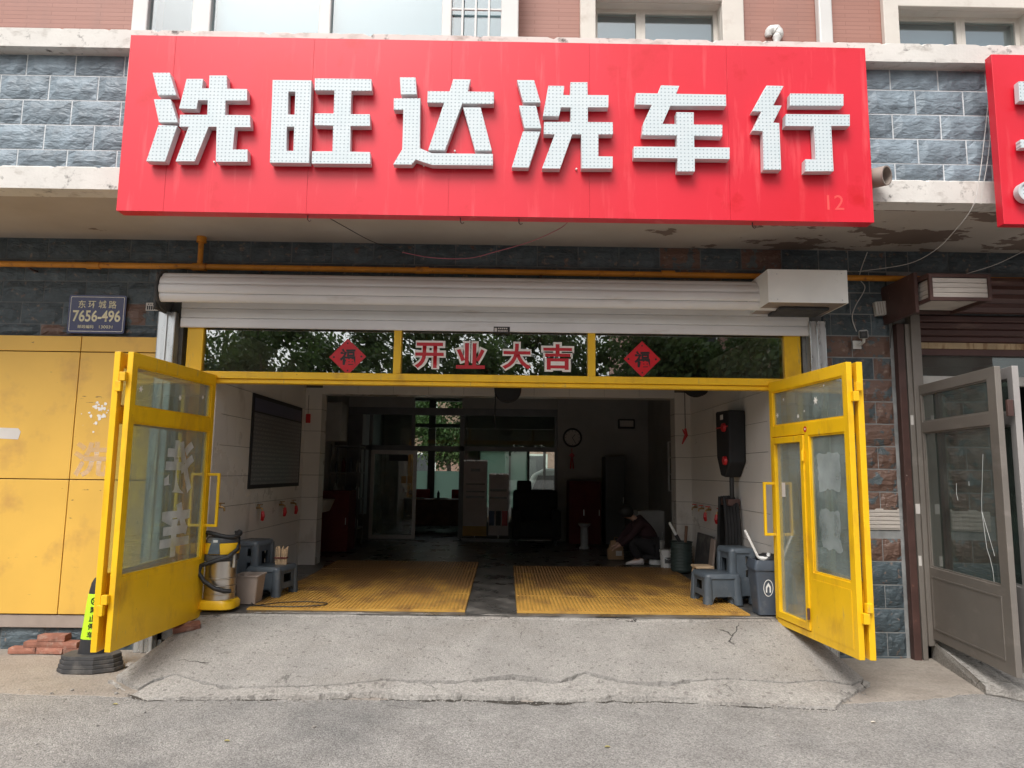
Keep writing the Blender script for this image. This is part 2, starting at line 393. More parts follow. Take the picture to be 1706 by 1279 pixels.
def grain(N, L, scale):
    """aggregate: one random grey value per small stone"""
    g = N.new('ShaderNodeNewGeometry'); v = N.new('ShaderNodeTexVoronoi'); v.inputs['Scale'].default_value = scale
    L.new(g.outputs['Position'], v.inputs['Vector'])
    sp = N.new('ShaderNodeSeparateColor'); L.new(v.outputs['Color'], sp.inputs[0])
    return sp.outputs[0], v.outputs['Distance']

def crack_mask(N, L, scale, width, lo, hi):
    """thin meandering crack lines, present only in patches"""
    g = N.new('ShaderNodeNewGeometry'); d = N.new('ShaderNodeTexNoise'); d.inputs['Scale'].default_value = 5.0; d.inputs['Detail'].default_value = 5.0
    L.new(g.outputs['Position'], d.inputs['Vector'])
    mx = N.new('ShaderNodeVectorMath'); mx.operation = 'MULTIPLY_ADD'; mx.inputs[1].default_value = (0.22, 0.22, 0.22)
    L.new(d.outputs['Color'], mx.inputs[0]); L.new(g.outputs['Position'], mx.inputs[2])
    v = N.new('ShaderNodeTexVoronoi'); v.feature = 'DISTANCE_TO_EDGE'; v.inputs['Scale'].default_value = scale; L.new(mx.outputs[0], v.inputs['Vector'])
    line = ramp(N, L, v.outputs['Distance'], width * 0.3, width, 1.0, 0.0)
    m = noise_node(N, L, 1.3, 3.0)
    p = ramp(N, L, m.outputs['Fac'], lo, hi)
    k = N.new('ShaderNodeMath'); k.operation = 'MULTIPLY'; L.new(line, k.inputs[0]); L.new(p, k.inputs[1])
    return k.outputs[0]

def asphalt_mat():
    m, N, L, P = new_mat('old_asphalt')
    big = noise_node(N, L, 0.55, 5.0); mid = noise_node(N, L, 3.0, 7.0, None, 0.65)
    gv, gd = grain(N, L, 105.0); g2, _ = grain(N, L, 48.0)
    c = mixc(N, L, ramp(N, L, mid.outputs['Fac'], 0.35, 0.65), (0.240, 0.228, 0.212), (0.305, 0.291, 0.271))
    c = mixc(N, L, ramp(N, L, big.outputs['Fac'], 0.50, 0.64, 0.0, 0.8), c, (0.150, 0.147, 0.142))
    c = mixc(N, L, 1.0, c, ramp(N, L, gv, 0.0, 1.0, 0.66, 1.34), 'MULTIPLY')
    c = mixc(N, L, 1.0, c, ramp(N, L, g2, 0.0, 1.0, 0.92, 1.08), 'MULTIPLY')
    c = mixc(N, L, crack_mask(N, L, 0.4, 0.006, 0.6, 0.7), c, (0.10, 0.095, 0.088))
    L.new(c, P.inputs['Base Color']); P.inputs['Roughness'].default_value = 0.85
    b = N.new('ShaderNodeBump'); b.inputs['Strength'].default_value = 0.8; b.inputs['Distance'].default_value = 0.005; b.invert = True
    L.new(gd, b.inputs['Height']); L.new(b.outputs[0], P.inputs['Normal'])
    return m

def concrete_mat(name, c0, c1, pit=(0.10, 0.09, 0.08), fine_scale=120.0, stain=(0.30, 0.27, 0.23), cracks=(0.7, 0.006, 0.55, 0.64), gr=0.22):
    m, N, L, P = new_mat(name)
    mid = noise_node(N, L, 2.2, 7.0, None, 0.65); st = noise_node(N, L, 1.3, 6.0, (0.5, 1.0, 1.0), 0.62)
    gv, gd = grain(N, L, fine_scale); g2, _ = grain(N, L, fine_scale * 0.4)
    c = mixc(N, L, ramp(N, L, mid.outputs['Fac'], 0.35, 0.65), c0, c1)
    c = mixc(N, L, ramp(N, L, st.outputs['Fac'], 0.50, 0.68, 0.0, 0.75), c, stain)
    c = mixc(N, L, 1.0, c, ramp(N, L, gv, 0.0, 1.0, 1 - gr, 1 + gr), 'MULTIPLY')
    c = mixc(N, L, ramp(N, L, g2, 0.955, 0.97, 0.0, 0.5), c, pit)
    v = noise_node(N, L, 13.0, 7.0, None, 0.65)
    c = mixc(N, L, ramp(N, L, v.outputs['Fac'], 0.62, 0.72, 0.0, 0.7), c, stain)
    ck = crack_mask(N, L, *cracks)
    c = mixc(N, L, ck, c, tuple(x * 0.4 for x in pit))
    L.new(c, P.inputs['Base Color']); P.inputs['Roughness'].default_value = 0.88
    b = N.new('ShaderNodeBump'); b.inputs['Strength'].default_value = 0.7; b.inputs['Distance'].default_value = 0.006
    ad = N.new('ShaderNodeMath'); ad.operation = 'SUBTRACT'; L.new(v.outputs['Fac'], ad.inputs[0]); L.new(gd, ad.inputs[1])
    a2 = N.new('ShaderNodeMath'); a2.operation = 'SUBTRACT'; L.new(ad.outputs[0], a2.inputs[0]); L.new(ck, a2.inputs[1])
    L.new(a2.outputs[0], b.inputs['Height']); L.new(b.outputs[0], P.inputs['Normal'])
    return m
M['asphalt'] = asphalt_mat()
M['apron'] = concrete_mat('rough_concrete', (0.265, 0.250, 0.230), (0.335, 0.316, 0.290), stain=(0.235, 0.215, 0.19))
M['apron_pale'] = concrete_mat('broken_concrete', (0.270, 0.254, 0.232), (0.342, 0.322, 0.294), fine_scale=80.0, stain=(0.23, 0.205, 0.18), cracks=(2.2, 0.012, 0.52, 0.64))
M['dusty'] = concrete_mat('dusty_concrete', (0.275, 0.240, 0.205), (0.335, 0.295, 0.25), (0.22, 0.19, 0.16), 60.0, (0.21, 0.175, 0.145), cracks=(0.6, 0.004, 0.55, 0.6), gr=0.10)

def soffit_mat():
    m, N, L, P = new_mat('peeling_soffit_plaster')
    g = N.new('ShaderNodeNewGeometry'); sx = N.new('ShaderNodeSeparateXYZ'); L.new(g.outputs['Position'], sx.inputs[0])
    worn = ramp(N, L, sx.outputs[0], 0.2, 3.4, 0.17, -0.045)
    n = noise_node(N, L, 2.4, 7.0, (0.55, 1.0, 1.0), 0.6)
    sub = N.new('ShaderNodeMath'); sub.operation = 'SUBTRACT'; L.new(n.outputs['Fac'], sub.inputs[0]); L.new(worn, sub.inputs[1])
    mid = noise_node(N, L, 1.3, 5.0)
    c = mixc(N, L, ramp(N, L, mid.outputs['Fac'], 0.3, 0.7), (0.42, 0.36, 0.305), (0.50, 0.44, 0.38))
    c = mixc(N, L, ramp(N, L, sub.outputs[0], 0.535, 0.545), c, (0.20, 0.145, 0.115))
    L.new(c, P.inputs['Base Color']); P.inputs['Roughness'].default_value = 0.9
    b = N.new('ShaderNodeBump'); b.inputs['Strength'].default_value = 0.5; b.inputs['Distance'].default_value = 0.01; b.invert = True
    L.new(ramp(N, L, sub.outputs[0], 0.53, 0.55), b.inputs['Height']); L.new(b.outputs[0], P.inputs['Normal'])
    return m
M['soffit'] = soffit_mat()

def upper_wall_mat():
    m, N, L, P = new_mat('red_mosaic_tile')
    g = N.new('ShaderNodeNewGeometry'); mp = N.new('ShaderNodeMapping'); mp.vector_type = 'POINT'; mp.inputs['Rotation'].default_value = (R(90), 0, 0)
    L.new(g.outputs['Position'], mp.inputs['Vector'])
    br = N.new('ShaderNodeTexBrick'); br.inputs['Scale'].default_value = 1.0
    br.inputs['Brick Width'].default_value = 0.46; br.inputs['Row Height'].default_value = 0.042; br.inputs['Mortar Size'].default_value = 0.003; br.inputs['Mortar Smooth'].default_value = 0.2
    br.inputs['Color1'].default_value = (0.335, 0.160, 0.122, 1); br.inputs['Color2'].default_value = (0.365, 0.178, 0.137, 1); br.inputs['Mortar'].default_value = (0.275, 0.130, 0.10, 1)
    L.new(mp.outputs[0], br.inputs['Vector'])
    n = noise_node(N, L, 1.6, 6.0, (1.5, 1, 0.35))
    c = mixc(N, L, ramp(N, L, n.outputs['Fac'], 0.5, 0.75, 0, 0.6), br.outputs[0], (0.25, 0.14, 0.115))
    L.new(c, P.inputs['Base Color']); P.inputs['Roughness'].default_value = 0.55
    b = N.new('ShaderNodeBump'); b.inputs['Strength'].default_value = 0.4; b.inputs['Distance'].default_value = 0.004; b.invert = True
    L.new(br.outputs['Fac'], b.inputs['Height']); L.new(b.outputs[0], P.inputs['Normal'])
    return m
M['upper_wall'] = upper_wall_mat()

def led_mat():
    m, N, L, P = new_mat('led_letter_face')
    g = N.new('ShaderNodeNewGeometry'); sx = N.new('ShaderNodeSeparateXYZ'); L.new(g.outputs['Position'], sx.inputs[0])
    def cell(o):
        d = N.new('ShaderNodeMath'); d.operation = 'DIVIDE'; d.inputs[1].default_value = 0.032; L.new(o, d.inputs[0])
        f = N.new('ShaderNodeMath'); f.operation = 'FRACT'; L.new(d.outputs[0], f.inputs[0])
        s = N.new('ShaderNodeMath'); s.operation = 'SUBTRACT'; s.inputs[1].default_value = 0.5; L.new(f.outputs[0], s.inputs[0])
        p = N.new('ShaderNodeMath'); p.operation = 'POWER'; p.inputs[1].default_value = 2.0; L.new(s.outputs[0], p.inputs[0]); return p.outputs[0]
    a = N.new('ShaderNodeMath'); a.operation = 'ADD'; L.new(cell(sx.outputs[0]), a.inputs[0]); L.new(cell(sx.outputs[2]), a.inputs[1])
    dot = ramp(N, L, a.outputs[0], 0.012, 0.055, 1.0, 0.0)
    n = noise_node(N, L, 5.0, 3.0)
    base = mixc(N, L, ramp(N, L, n.outputs['Fac'], 0.3, 0.7), (0.57, 0.64, 0.66), (0.62, 0.67, 0.685))
    L.new(mixc(N, L, dot, base, (0.30, 0.37, 0.40)), P.inputs['Base Color'])
    P.inputs['Roughness'].default_value = 0.45
    b = N.new('ShaderNodeBump'); b.inputs['Strength'].default_value = 0.5; b.inputs['Distance'].default_value = 0.004; L.new(dot, b.inputs['Height']); L.new(b.outputs[0], P.inputs['Normal'])
    return m
M['led'] = led_mat()
M['led_side'] = mat('letter_return', (0.56, 0.57, 0.58), 0.4, var=0.04)

def plate_mat():
    m, N, L, P = new_mat('yellow_steel_plate')
    g = N.new('ShaderNodeNewGeometry'); sx = N.new('ShaderNodeSeparateXYZ'); L.new(g.outputs['Position'], sx.inputs[0])
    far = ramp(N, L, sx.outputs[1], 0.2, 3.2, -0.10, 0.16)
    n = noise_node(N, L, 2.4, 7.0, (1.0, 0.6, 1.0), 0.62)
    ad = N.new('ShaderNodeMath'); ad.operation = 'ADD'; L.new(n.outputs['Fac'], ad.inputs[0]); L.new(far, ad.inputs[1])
    v = noise_node(N, L, 6.0, 4.0)
    c = mixc(N, L, ramp(N, L, v.outputs['Fac'], 0.3, 0.7), (0.44, 0.245, 0.05), (0.54, 0.32, 0.075))
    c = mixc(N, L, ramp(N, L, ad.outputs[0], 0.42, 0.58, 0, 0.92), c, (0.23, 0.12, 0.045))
    L.new(c, P.inputs['Base Color']); P.inputs['Roughness'].default_value = 0.45
    return m
M['plate'] = plate_mat()

def board_mat():
    """price board: dim print, rows of unreadable text"""
    m, N, L, P = new_mat('price_board_print')
    g = N.new('ShaderNodeNewGeometry'); sx = N.new('ShaderNodeSeparateXYZ'); L.new(g.outputs['Position'], sx.inputs[0])
    d = N.new('ShaderNodeMath'); d.operation = 'DIVIDE'; d.inputs[1].default_value = 0.052; L.new(sx.outputs[2], d.inputs[0])
    f = N.new('ShaderNodeMath'); f.operation = 'FRACT'; L.new(d.outputs[0], f.inputs[0])
    row = ramp(N, L, f.outputs[0], 0.42, 0.5)
    n = noise_node(N, L, 30.0, 4.0, (1, 1.0, 2.0), 0.7)
    wrd = ramp(N, L, n.outputs['Fac'], 0.42, 0.62)
    mu = N.new('ShaderNodeMath'); mu.operation = 'MULTIPLY'; L.new(row, mu.inputs[0]); L.new(wrd, mu.inputs[1])
    L.new(mixc(N, L, mu.outputs[0], (0.10, 0.10, 0.108), (0.26, 0.25, 0.25)), P.inputs['Base Color']); P.inputs['Roughness'].default_value = 0.3
    return m
M['price_board'] = board_mat()

# ------------------------------------------------------------------ the setting: ground, apron, floors
GZ = -0.40
mb = MB(); mb.quad((-150, -150, GZ - 0.012), (150, -150, GZ - 0.012), (150, 150, GZ - 0.012), (-150, 150, GZ - 0.012))
street = mb.build('street', M['asphalt']); tag(street, 'old grey asphalt street in front of the shop', 'street', kind='structure')

def polyl(pts):
    pts = sorted((p[0], p[1]) for p in pts)
    def f(x):
        if x <= pts[0][0]: return pts[0][1]
        for a, b in zip(pts, pts[1:]):
            if x <= b[0]: return a[1] + (b[1] - a[1]) * (x - a[0]) / (b[0] - a[0])
        return pts[-1][1]
    return f

def jag(x, s, amp, seed=0.0):
    return amp * (noise.noise((x * s, seed, 0.3)) + 0.5 * noise.noise((x * s * 2.7, seed + 4, 0.9)) + 0.35 * noise.noise((x * s * 7.1, seed + 9, 1.7)))

def pave_strip(name, x0, x1, fa, fb, zf, base, material, nx=200, ny=10, parent=None, amp=0.004, warp=None, tight=False):
    """a slab between two lines y=fa(x) (back) and y=fb(x) (front) with a broken front and back face down to base"""
    vs, fs = [], []
    for i in range(nx + 1):
        s = i / nx
        for j in range(ny + 1):
            t = j / ny
            x = x0 + (x1 - x0) * s
            if warp: x = warp(s, t)
            y = fa(x) + (fb(x) - fa(x)) * t
            z = zf(x, y) + amp * noise.noise((x * 3.1, y * 3.1, 2.0)) + amp * 0.5 * noise.noise((x * 14, y * 14, 5.0))
            if j in (0, ny): z -= (0.001 if tight else 0.006 + abs(jag(x, 11, 0.006, 3)))
            vs.append((x, y, z))
        x = vs[-1][0]
        vs.append((x, fb(x) - 0.004 - 0.012 * abs(noise.noise((x * 9, 1, 1))), (base + vs[-1][2]) / 2 + jag(x, 15, 0.008, 7)))
        vs.append((x, fb(x) + 0.045 + 0.02 * noise.noise((x * 12, 8, 1)), base))
        k = len(vs) - (ny + 3)
        vs.append((vs[k][0], vs[k][1], base))
    m = ny + 4
    for i in range(nx):
        for j in range(ny + 2):
            fs.append((i * m + j, i * m + j + 1, (i + 1) * m + j + 1, (i + 1) * m + j))
        fs.append((i * m, (i + 1) * m, (i + 1) * m + m - 1, i * m + m - 1))
    for e in (0, nx):
        fs.append(tuple(e * m + j for j in range(m)))
    mb = MB(); mb.add(vs, fs)
    return mb.build(name, material, parent)

# dusty pavement strip between the street and the walls
fb_side = lambda x: -1.42 + jag(x, 0.9, 0.12, 2) + 0.25 * max(0, min(1, (x - 2.5) / 1.5))
side = pave_strip('pavement', -9.0, 9.0, lambda x: 0.3, fb_side, lambda x, y: GZ - 0.002 + 0.006 * noise.noise((x * .7, y * .7, 1)), GZ - 0.02, M['dusty'], 220, 14, amp=0.003)
tag(side, 'dusty beige concrete pavement strip along the shop fronts', 'pavement', kind='structure')

# concrete apron ramp: broken lip, main slab, broken front strip
front_px = [(-3.36, -1.08), (-2.95, -1.42), (-2.79, -1.52), (-1.9, -1.47), (-0.95, -1.42), (0.07, -1.46), (0.6, -1.47), (1.28, -1.42), (2.0, -1.53), (2.62, -1.58), (2.78, -1.38), (3.2, -1.0)]
_ff = polyl(front_px)
f_front = lambda x: _ff(x) + jag(x, 2.6, 0.035, 1) + jag(x, 17, 0.014, 31)
crack_px = [(180, 1136), (212, 1144), (251, 1135), (290, 1131), (384, 1144), (520, 1143), (657, 1139), (758, 1141), (851, 1135), (929, 1141), (976, 1133), (1046, 1143), (1124, 1144), (1202, 1139), (1319, 1143), (1445, 1139)]
_fc = polyl([tuple(at(u, v, z=-0.345))[:2] for u, v in crack_px])
f_crack = lambda x: max(_fc(x), _ff(x) + 0.06) + jag(x, 3.5, 0.018, 6) + jag(x, 19, 0.008, 36)
gap = lambda x: 0.006 + 0.036 * max(0.0, noise.noise((x * 2.3, 5.5, 0)) + 0.6 * noise.noise((x * 8.1, 2.5, 0)) + 0.22) * (1 if x < 2.3 else 0.15)
f_lip = lambda x: -0.125 + jag(x, 1.8, 0.05, 12)
def ramp_z(x, y):
    t = max(0, min(1, -y / 1.5))
    z = -0.006 - 0.376 * (t ** 1.02)
    e = max(0, (-2.75 - x)) * 0.16 + max(0, x - 2.72) * 0.22
    return z - e * (0.3 + t) + 0.012 * noise.noise((x * 0.8, y * 1.3, 0.5))
wl_ = lambda t: -3.02 - 0.32 * t
wr_ = lambda t: 2.92 + 0.28 * t
def warp_between(t0, t1): return lambda s, t: wl_(t0 + (t1 - t0) * t) * (1 - s) + wr_(t0 + (t1 - t0) * t) * s
lip = pave_strip('threshold_lip', 0, 0, lambda x: -0.035 + jag(x, 2.2, 0.03, 44), lambda x: f_lip(x) + 0.004, lambda x, y: ramp_z(x, y) + 0.004, -0.3, M['apron_pale'], 260, 6, warp=warp_between(0, 0.08))
tag(lip, 'cracked pale concrete lip along the threshold of the bay', 'threshold', kind='structure')
slab = pave_strip('concrete_ramp', 0, 0, lambda x: f_lip(x) - 0.003 - gap(x + 9), lambda x: f_crack(x) + gap(x), ramp_z, GZ - 0.05, M['apron'], 320, 30, warp=warp_between(0.08, 0.86), tight=True)
tag(slab, 'rough grey concrete ramp sloping from the wash bay to the street', 'ramp', kind='structure')
edge = pave_strip('ramp_edge_strip', 0, 0, lambda x: f_crack(x) - gap(x), f_front, lambda x, y: ramp_z(x, y) - 0.006, GZ - 0.05, M['apron_pale'], 340, 10, warp=warp_between(0.86, 1.0), tight=True)
tag(edge, 'broken front edge strip of the concrete ramp beyond the crack', 'ramp edge', kind='structure')

M['crevice_shade'] = mat('crevice_dark', (0.055, 0.048, 0.040), 0.95, var=0.4, vs=30, bump=0.8, bs=150)  # shade of the crevice at the ramp front, painted as a dark strip
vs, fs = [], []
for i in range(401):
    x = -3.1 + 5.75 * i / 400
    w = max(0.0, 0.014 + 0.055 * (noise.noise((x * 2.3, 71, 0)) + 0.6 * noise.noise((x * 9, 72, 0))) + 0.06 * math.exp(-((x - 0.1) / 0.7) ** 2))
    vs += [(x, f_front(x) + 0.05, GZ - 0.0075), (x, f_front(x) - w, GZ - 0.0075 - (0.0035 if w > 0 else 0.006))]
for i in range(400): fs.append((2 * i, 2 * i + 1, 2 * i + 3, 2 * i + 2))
so = MB().add(vs, fs).build('crevice_shade', M['crevice_shade']); tag(so, 'dark strip painted as the shaded crevice along the broken front of the ramp', 'grit', kind='stuff')

# neighbour's ramp
nf = polyl([(4.12, -1.15), (4.3, -1.36), (5.0, -1.5), (8, -1.6)])
nramp = pave_strip('neighbour_ramp', 0, 0, lambda x: 0.3, lambda x: nf(x) + jag(x, 3, 0.04, 21), lambda x, y: -0.225 - 0.125 * max(0, min(1, (-y - 0.05) / 1.3)), GZ - 0.05, M['apron_pale'], 120, 16,
                   warp=lambda s, t: (4.40 - 0.30 * t) * (1 - s) + 8.0 * s)
tag(nramp, 'broken concrete ramp in front of the neighbouring shop door', 'ramp', kind='structure')

# shop floor
mb = MB(); mb.box(-3.05, 3.0, -0.09, 0.0, -0.3, -0.014); mb.box(-3.6, 3.5, 0.0, 12.6, -0.3, -0.012)
tag(mb.build('shop_floor', M['floor_wet']), 'dark wet concrete floor inside the wash bay', 'floor', kind='structure')
mb = MB(); mb.box(4.15, 9, 0.0, 6, -0.5, -0.21)
tag(mb.build('neighbour_floor', M['floor_wet']), 'dark floor inside the neighbouring shop', 'floor', kind='structure')

# ------------------------------------------------------------------ the shop building
B = thing('shop_building', 'tiled apartment building with a wash bay and shops at street level', 'building', (0, 0.3, GZ))
SZ = 3.84                                   # soffit height
FY = -1.38                                  # front of the canopy
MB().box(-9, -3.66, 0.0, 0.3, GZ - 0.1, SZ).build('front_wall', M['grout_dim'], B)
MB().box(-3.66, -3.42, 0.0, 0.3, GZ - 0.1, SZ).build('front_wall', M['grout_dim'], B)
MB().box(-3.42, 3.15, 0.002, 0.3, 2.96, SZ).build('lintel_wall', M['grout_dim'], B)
MB().box(3.15, 4.36, 0.0, 0.3, GZ - 0.1, SZ).build('pier', M['grout_dark'], B)
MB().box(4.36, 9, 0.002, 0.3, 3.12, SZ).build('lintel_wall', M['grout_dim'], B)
MB().box(-9, 9, FY + 0.02, 0.29, SZ, SZ + 0.12).build('soffit', M['soffit'], B)
MB().box(-9, 9, FY + 0.04, FY + 0.25, SZ + 0.12, 5.25).build('fascia_wall', M['grout'], B)

def ledge(x0, x1, z0, z1, y, amp, seed):
    """a chipped cement ledge"""
    n = int((x1 - x0) / 0.03); vs, fs = [], []
    for i in range(n + 1):
        x = x0 + (x1 - x0) * i / n
        c = max(0.0, noise.noise((x * 9, seed, 0)) + 0.5 * noise.noise((x * 23, seed, 4)) - 0.2) * amp
        c2 = max(0.0, noise.noise((x * 4, seed + 5, 0)) - 0.2) * amp
        vs += [(x, y + 0.2, z0 + 0.001), (x, y + c2 * 0.3, z0), (x, y + noise.noise((x * 8, seed, 3)) * 0.003, z0 + 0.02 + c2), (x, y + noise.noise((x * 8, seed, 6)) * 0.003, z1 - 0.02 - c), (x, y + 0.03 + c, z1 - c * 0.4), (x, y + 0.2, z1)]
    for i in range(n):
        for k in range(6):
            a, b = i * 6 + k, i * 6 + (k + 1) % 6
            fs.append((a, b, b + 6, a + 6))
    fs += [tuple(range(6)), tuple(n * 6 + k for k in range(6))]
    return MB().add(vs, fs)
ledge(-9, 9, SZ - 0.012, 4.045, FY - 0.03, 0.05, 1).build('lower_ledge', M['cream'], B)
ledge(-9, 9, 5.12, 5.315, FY - 0.09, 0.07, 11).build('upper_ledge', M['cream'], B)

# rock-faced tiles
TW, TH = 0.44, 0.235
def tile_mesh(seed):
    nx, nz = 6, 3; vs, fs = [], []
    w, h = TW - 0.013, TH - 0.013
    for j in range(nz + 1):
        for i in range(nx + 1):
            x, z = -w / 2 + w * i / nx, -h / 2 + h * j / nz
            e = min(i, nx - i, j, nz - j)
            d = -0.003 if e == 0 else -0.022 - 0.010 * noise.noise((i * 0.9 + seed * 7.3, j * 0.9, seed))
            if e: x += 0.02 * noise.noise((i, j, seed)); z += 0.015 * noise.noise((i + 9, j, seed))
            vs.append((x, d, z))
    for j in range(nz):
        for i in range(nx):
            a = j * (nx + 1) + i; fs.append((a, a + 1, a + nx + 2, a + nx + 1))
    b = len(vs); loop = [i for i in range(nx + 1)] + [j * (nx + 1) + nx for j in range(1, nz + 1)] + [nz * (nx + 1) + i for i in range(nx - 1, -1, -1)] + [j * (nx + 1) for j in range(nz - 1, 0, -1)]
    for i in loop: vs.append((vs[i][0], 0.0, vs[i][2]))
    for k in range(len(loop)):
        fs.append((loop[k], loop[(k + 1) % len(loop)], b + (k + 1) % len(loop), b + k))
    return MB().add(vs, fs).mesh('tile')
TILES = {k: [tile_mesh(s * 1.7 + len(k)) for s in range(5)] for k in ('tile_grey', 'tile_dark', 'tile_worn')}
for k, l in TILES.items():
    for me in l: me.materials.append(M[k])
def tile_wall(x0, x1, z0, z1, y, pick, shift=0.0, top=None, skip=None):
    """running-bond tiles between x0..x1, z0..z1, rows counted down from z1"""
    row = 0; z = z1 if top is None else top
    while z > z0 + 0.02:
        za, zb = max(z - TH, z0), min(z, z1)
        if zb - za > 0.03:
            x = x0 - ((shift + row * TW / 2) % TW)
            while x < x1 - 0.02:
                xa, xb = max(x, x0), min(x + TW, x1)
                if xb - xa > 0.04 and not (skip and skip((xa + xb) / 2, (za + zb) / 2)):
                    me = random.choice(TILES[pick((xa + xb) / 2, (za + zb) / 2)])
                    place(me, 'tile', B, ((xa + xb) / 2, y, (za + zb) / 2), ((xb - xa) / TW, 1, (zb - za) / TH))
                x += TW
        z -= TH; row += 1
g_ = lambda x, z: 'tile_grey'
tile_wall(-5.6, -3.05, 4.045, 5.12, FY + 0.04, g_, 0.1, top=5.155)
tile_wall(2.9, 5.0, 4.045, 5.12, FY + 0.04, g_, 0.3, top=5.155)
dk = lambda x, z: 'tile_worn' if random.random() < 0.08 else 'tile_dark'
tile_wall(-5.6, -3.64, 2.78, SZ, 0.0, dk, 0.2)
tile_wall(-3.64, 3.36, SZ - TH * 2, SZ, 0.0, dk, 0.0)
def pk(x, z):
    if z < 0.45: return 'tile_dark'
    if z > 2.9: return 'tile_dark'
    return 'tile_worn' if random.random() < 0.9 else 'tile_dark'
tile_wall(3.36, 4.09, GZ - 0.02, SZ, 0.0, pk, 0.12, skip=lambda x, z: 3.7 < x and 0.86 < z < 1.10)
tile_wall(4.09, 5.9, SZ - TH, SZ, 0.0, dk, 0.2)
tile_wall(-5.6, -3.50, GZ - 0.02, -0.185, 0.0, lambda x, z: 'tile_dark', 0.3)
# where one tile has fallen: combed white mortar
mb = MB(); mb.box(3.72, 4.085, -0.012, 0.0, 0.87, 1.085)
for k in range(5): mb.box(3.725, 4.08, -0.018, -0.012, 0.885 + k * 0.041, 0.908 + k * 0.041)
mb.build('mortar_patch', M['pale_board'], B)

# upper storey: wall with openings, surrounds, windows
UY = -1.10
win = [(0.80, 2.02, 4.6, at(1100, 25, y=UY + 0.12).z + 0.045), (3.70, 4.98, 4.6, at(1560, 37, y=UY + 0.12).z + 0.045)]
holes = [[(a, c), (b, c), (b, d), (a, d)] for a, b, c, d in win]
holes.append([(-3.2, 4.6), (-0.05, 4.6), (-0.05, 6.9), (-3.2, 6.9)])
mb = MB(); mb.prism([(-9, 4.0), (9, 4.0), (9, 10), (-9, 10)], holes, lambda u, v, d: (u, UY + 0.3 * d, v))
mb.build('upper_wall', M['upper_wall'], B)
MB().box(-9, 9, UY + 0.32, 12.5, SZ + 0.13, 10).build('upper_block', M['dark_room'], B)
for (a, b, c, d), mull in zip(win, (1.265, 4.40)):
    mb = MB()
    s = 0.14
    mb.prism([(a - s, c - s), (b + s + 0.06, c - s), (b + s + 0.06, d + s), (a - s, d + s)], [[(a + 0.006, c + 0.006), (b - 0.006, c + 0.006), (b - 0.006, d - 0.006), (a + 0.006, d - 0.006)]], lambda u, v, t: (u, UY - 0.06 + (0.06 - 0.002) * t, v))
    mb.prism([(a - 0.0, c - 0.0), (b, c), (b, d), (a, d)], [[(a + 0.007, c + 0.007), (b - 0.007, c + 0.007), (b - 0.007, d - 0.007), (a + 0.007, d - 0.007)]], lambda u, v, t: (u, UY - 0.002 + 0.101 * t, v))
    w = mb.build('window', M['cream_clean'], B, bevel=0.008)
    mb = MB()
    f = 0.045
    for x0, x1 in ((a, mull), (mull, b)):
        mb.prism([(x0, c), (x1, c), (x1, d - 0.001), (x0, d - 0.001)], [[(x0 + f, c + f), (x1 - f, c + f), (x1 - f, d - f), (x0 + f, d - f)]], lambda u, v, t: (u, UY + 0.10 + 0.06 * t, v))
    mb.build('frame', M['cream_clean'], w, bevel=0.004)
    for x0, x1 in ((a, mull), (mull, b)):
        MB().box(x0 + f, x1 - f, UY + 0.125, UY + 0.131, c + f, d - f).build('pane', M['glass_upper'], w)
    MB().box(a - 0.1, b + 0.1, UY + 0.20, UY + 0.21, c - 0.1, d - 0.02).build('sky_sheet', M['sky_sheet'], w)
# bay window of white frames
bw = MB()
by = -1.40
posts = [(-3.44, -3.30), (-2.90, -2.73), (-1.75, -1.64), (-0.63, -0.54), (-0.09, 0.07)]
for x0, x1 in posts: bw.box(x0, x1, by, by + 0.12, 4.7, 6.9)
bw.box(-3.44, 0.07, by + 0.002, by + 0.118, 6.8, 6.95)
bay = bw.build('bay_window', M['white_frame'], B, bevel=0.01)
MB().box(-3.44, -3.38, by + 0.12, UY, 4.7, 6.9).build('side_panel', M['white_frame'], bay)
MB().box(0.02, 0.07, by + 0.12, UY, 4.7, 6.9).build('side_panel', M['white_frame'], bay)
MB().box(-3.46, 0.09, by - 0.03, UY, 6.96, 7.1).build('bay_head', M['white_frame'], bay)
MB().box(-3.40, 0.03, by + 0.01, UY, 4.62, 4.70).build('bay_sill', M['white_frame'], bay)
for k in range(4):
    x0, x1 = posts[k][1], posts[k + 1][0]
    MB().box(x0, x1, by + 0.05, by + 0.056, 4.7, 6.8).build('pane', M['glass_upper'], bay)
    if k in (1, 2): MB().box(x0, x1, by + 0.14, by + 0.145, 4.7, 6.8).build('sky_sheet', M['sky_sheet'], bay)
    else: MB().box(x0, x1, by + 0.28, by + 0.285, 4.7, 6.8).build('back_sheet', M['dark_room'] if k == 0 else M['sky_sheet'], bay)
for x in (-0.44, -0.32, -0.20): MB().box(x - 0.009, x + 0.009, by - 0.022, by - 0.004, 4.7, 6.9).build('grille_bar', M['white_frame'], bay)
for z in (5.0, 5.6, 6.2): MB().box(-0.54, -0.09, by - 0.006, by + 0.012, z - 0.008, z + 0.008).build('grille_bar', M['white_frame'], bay)

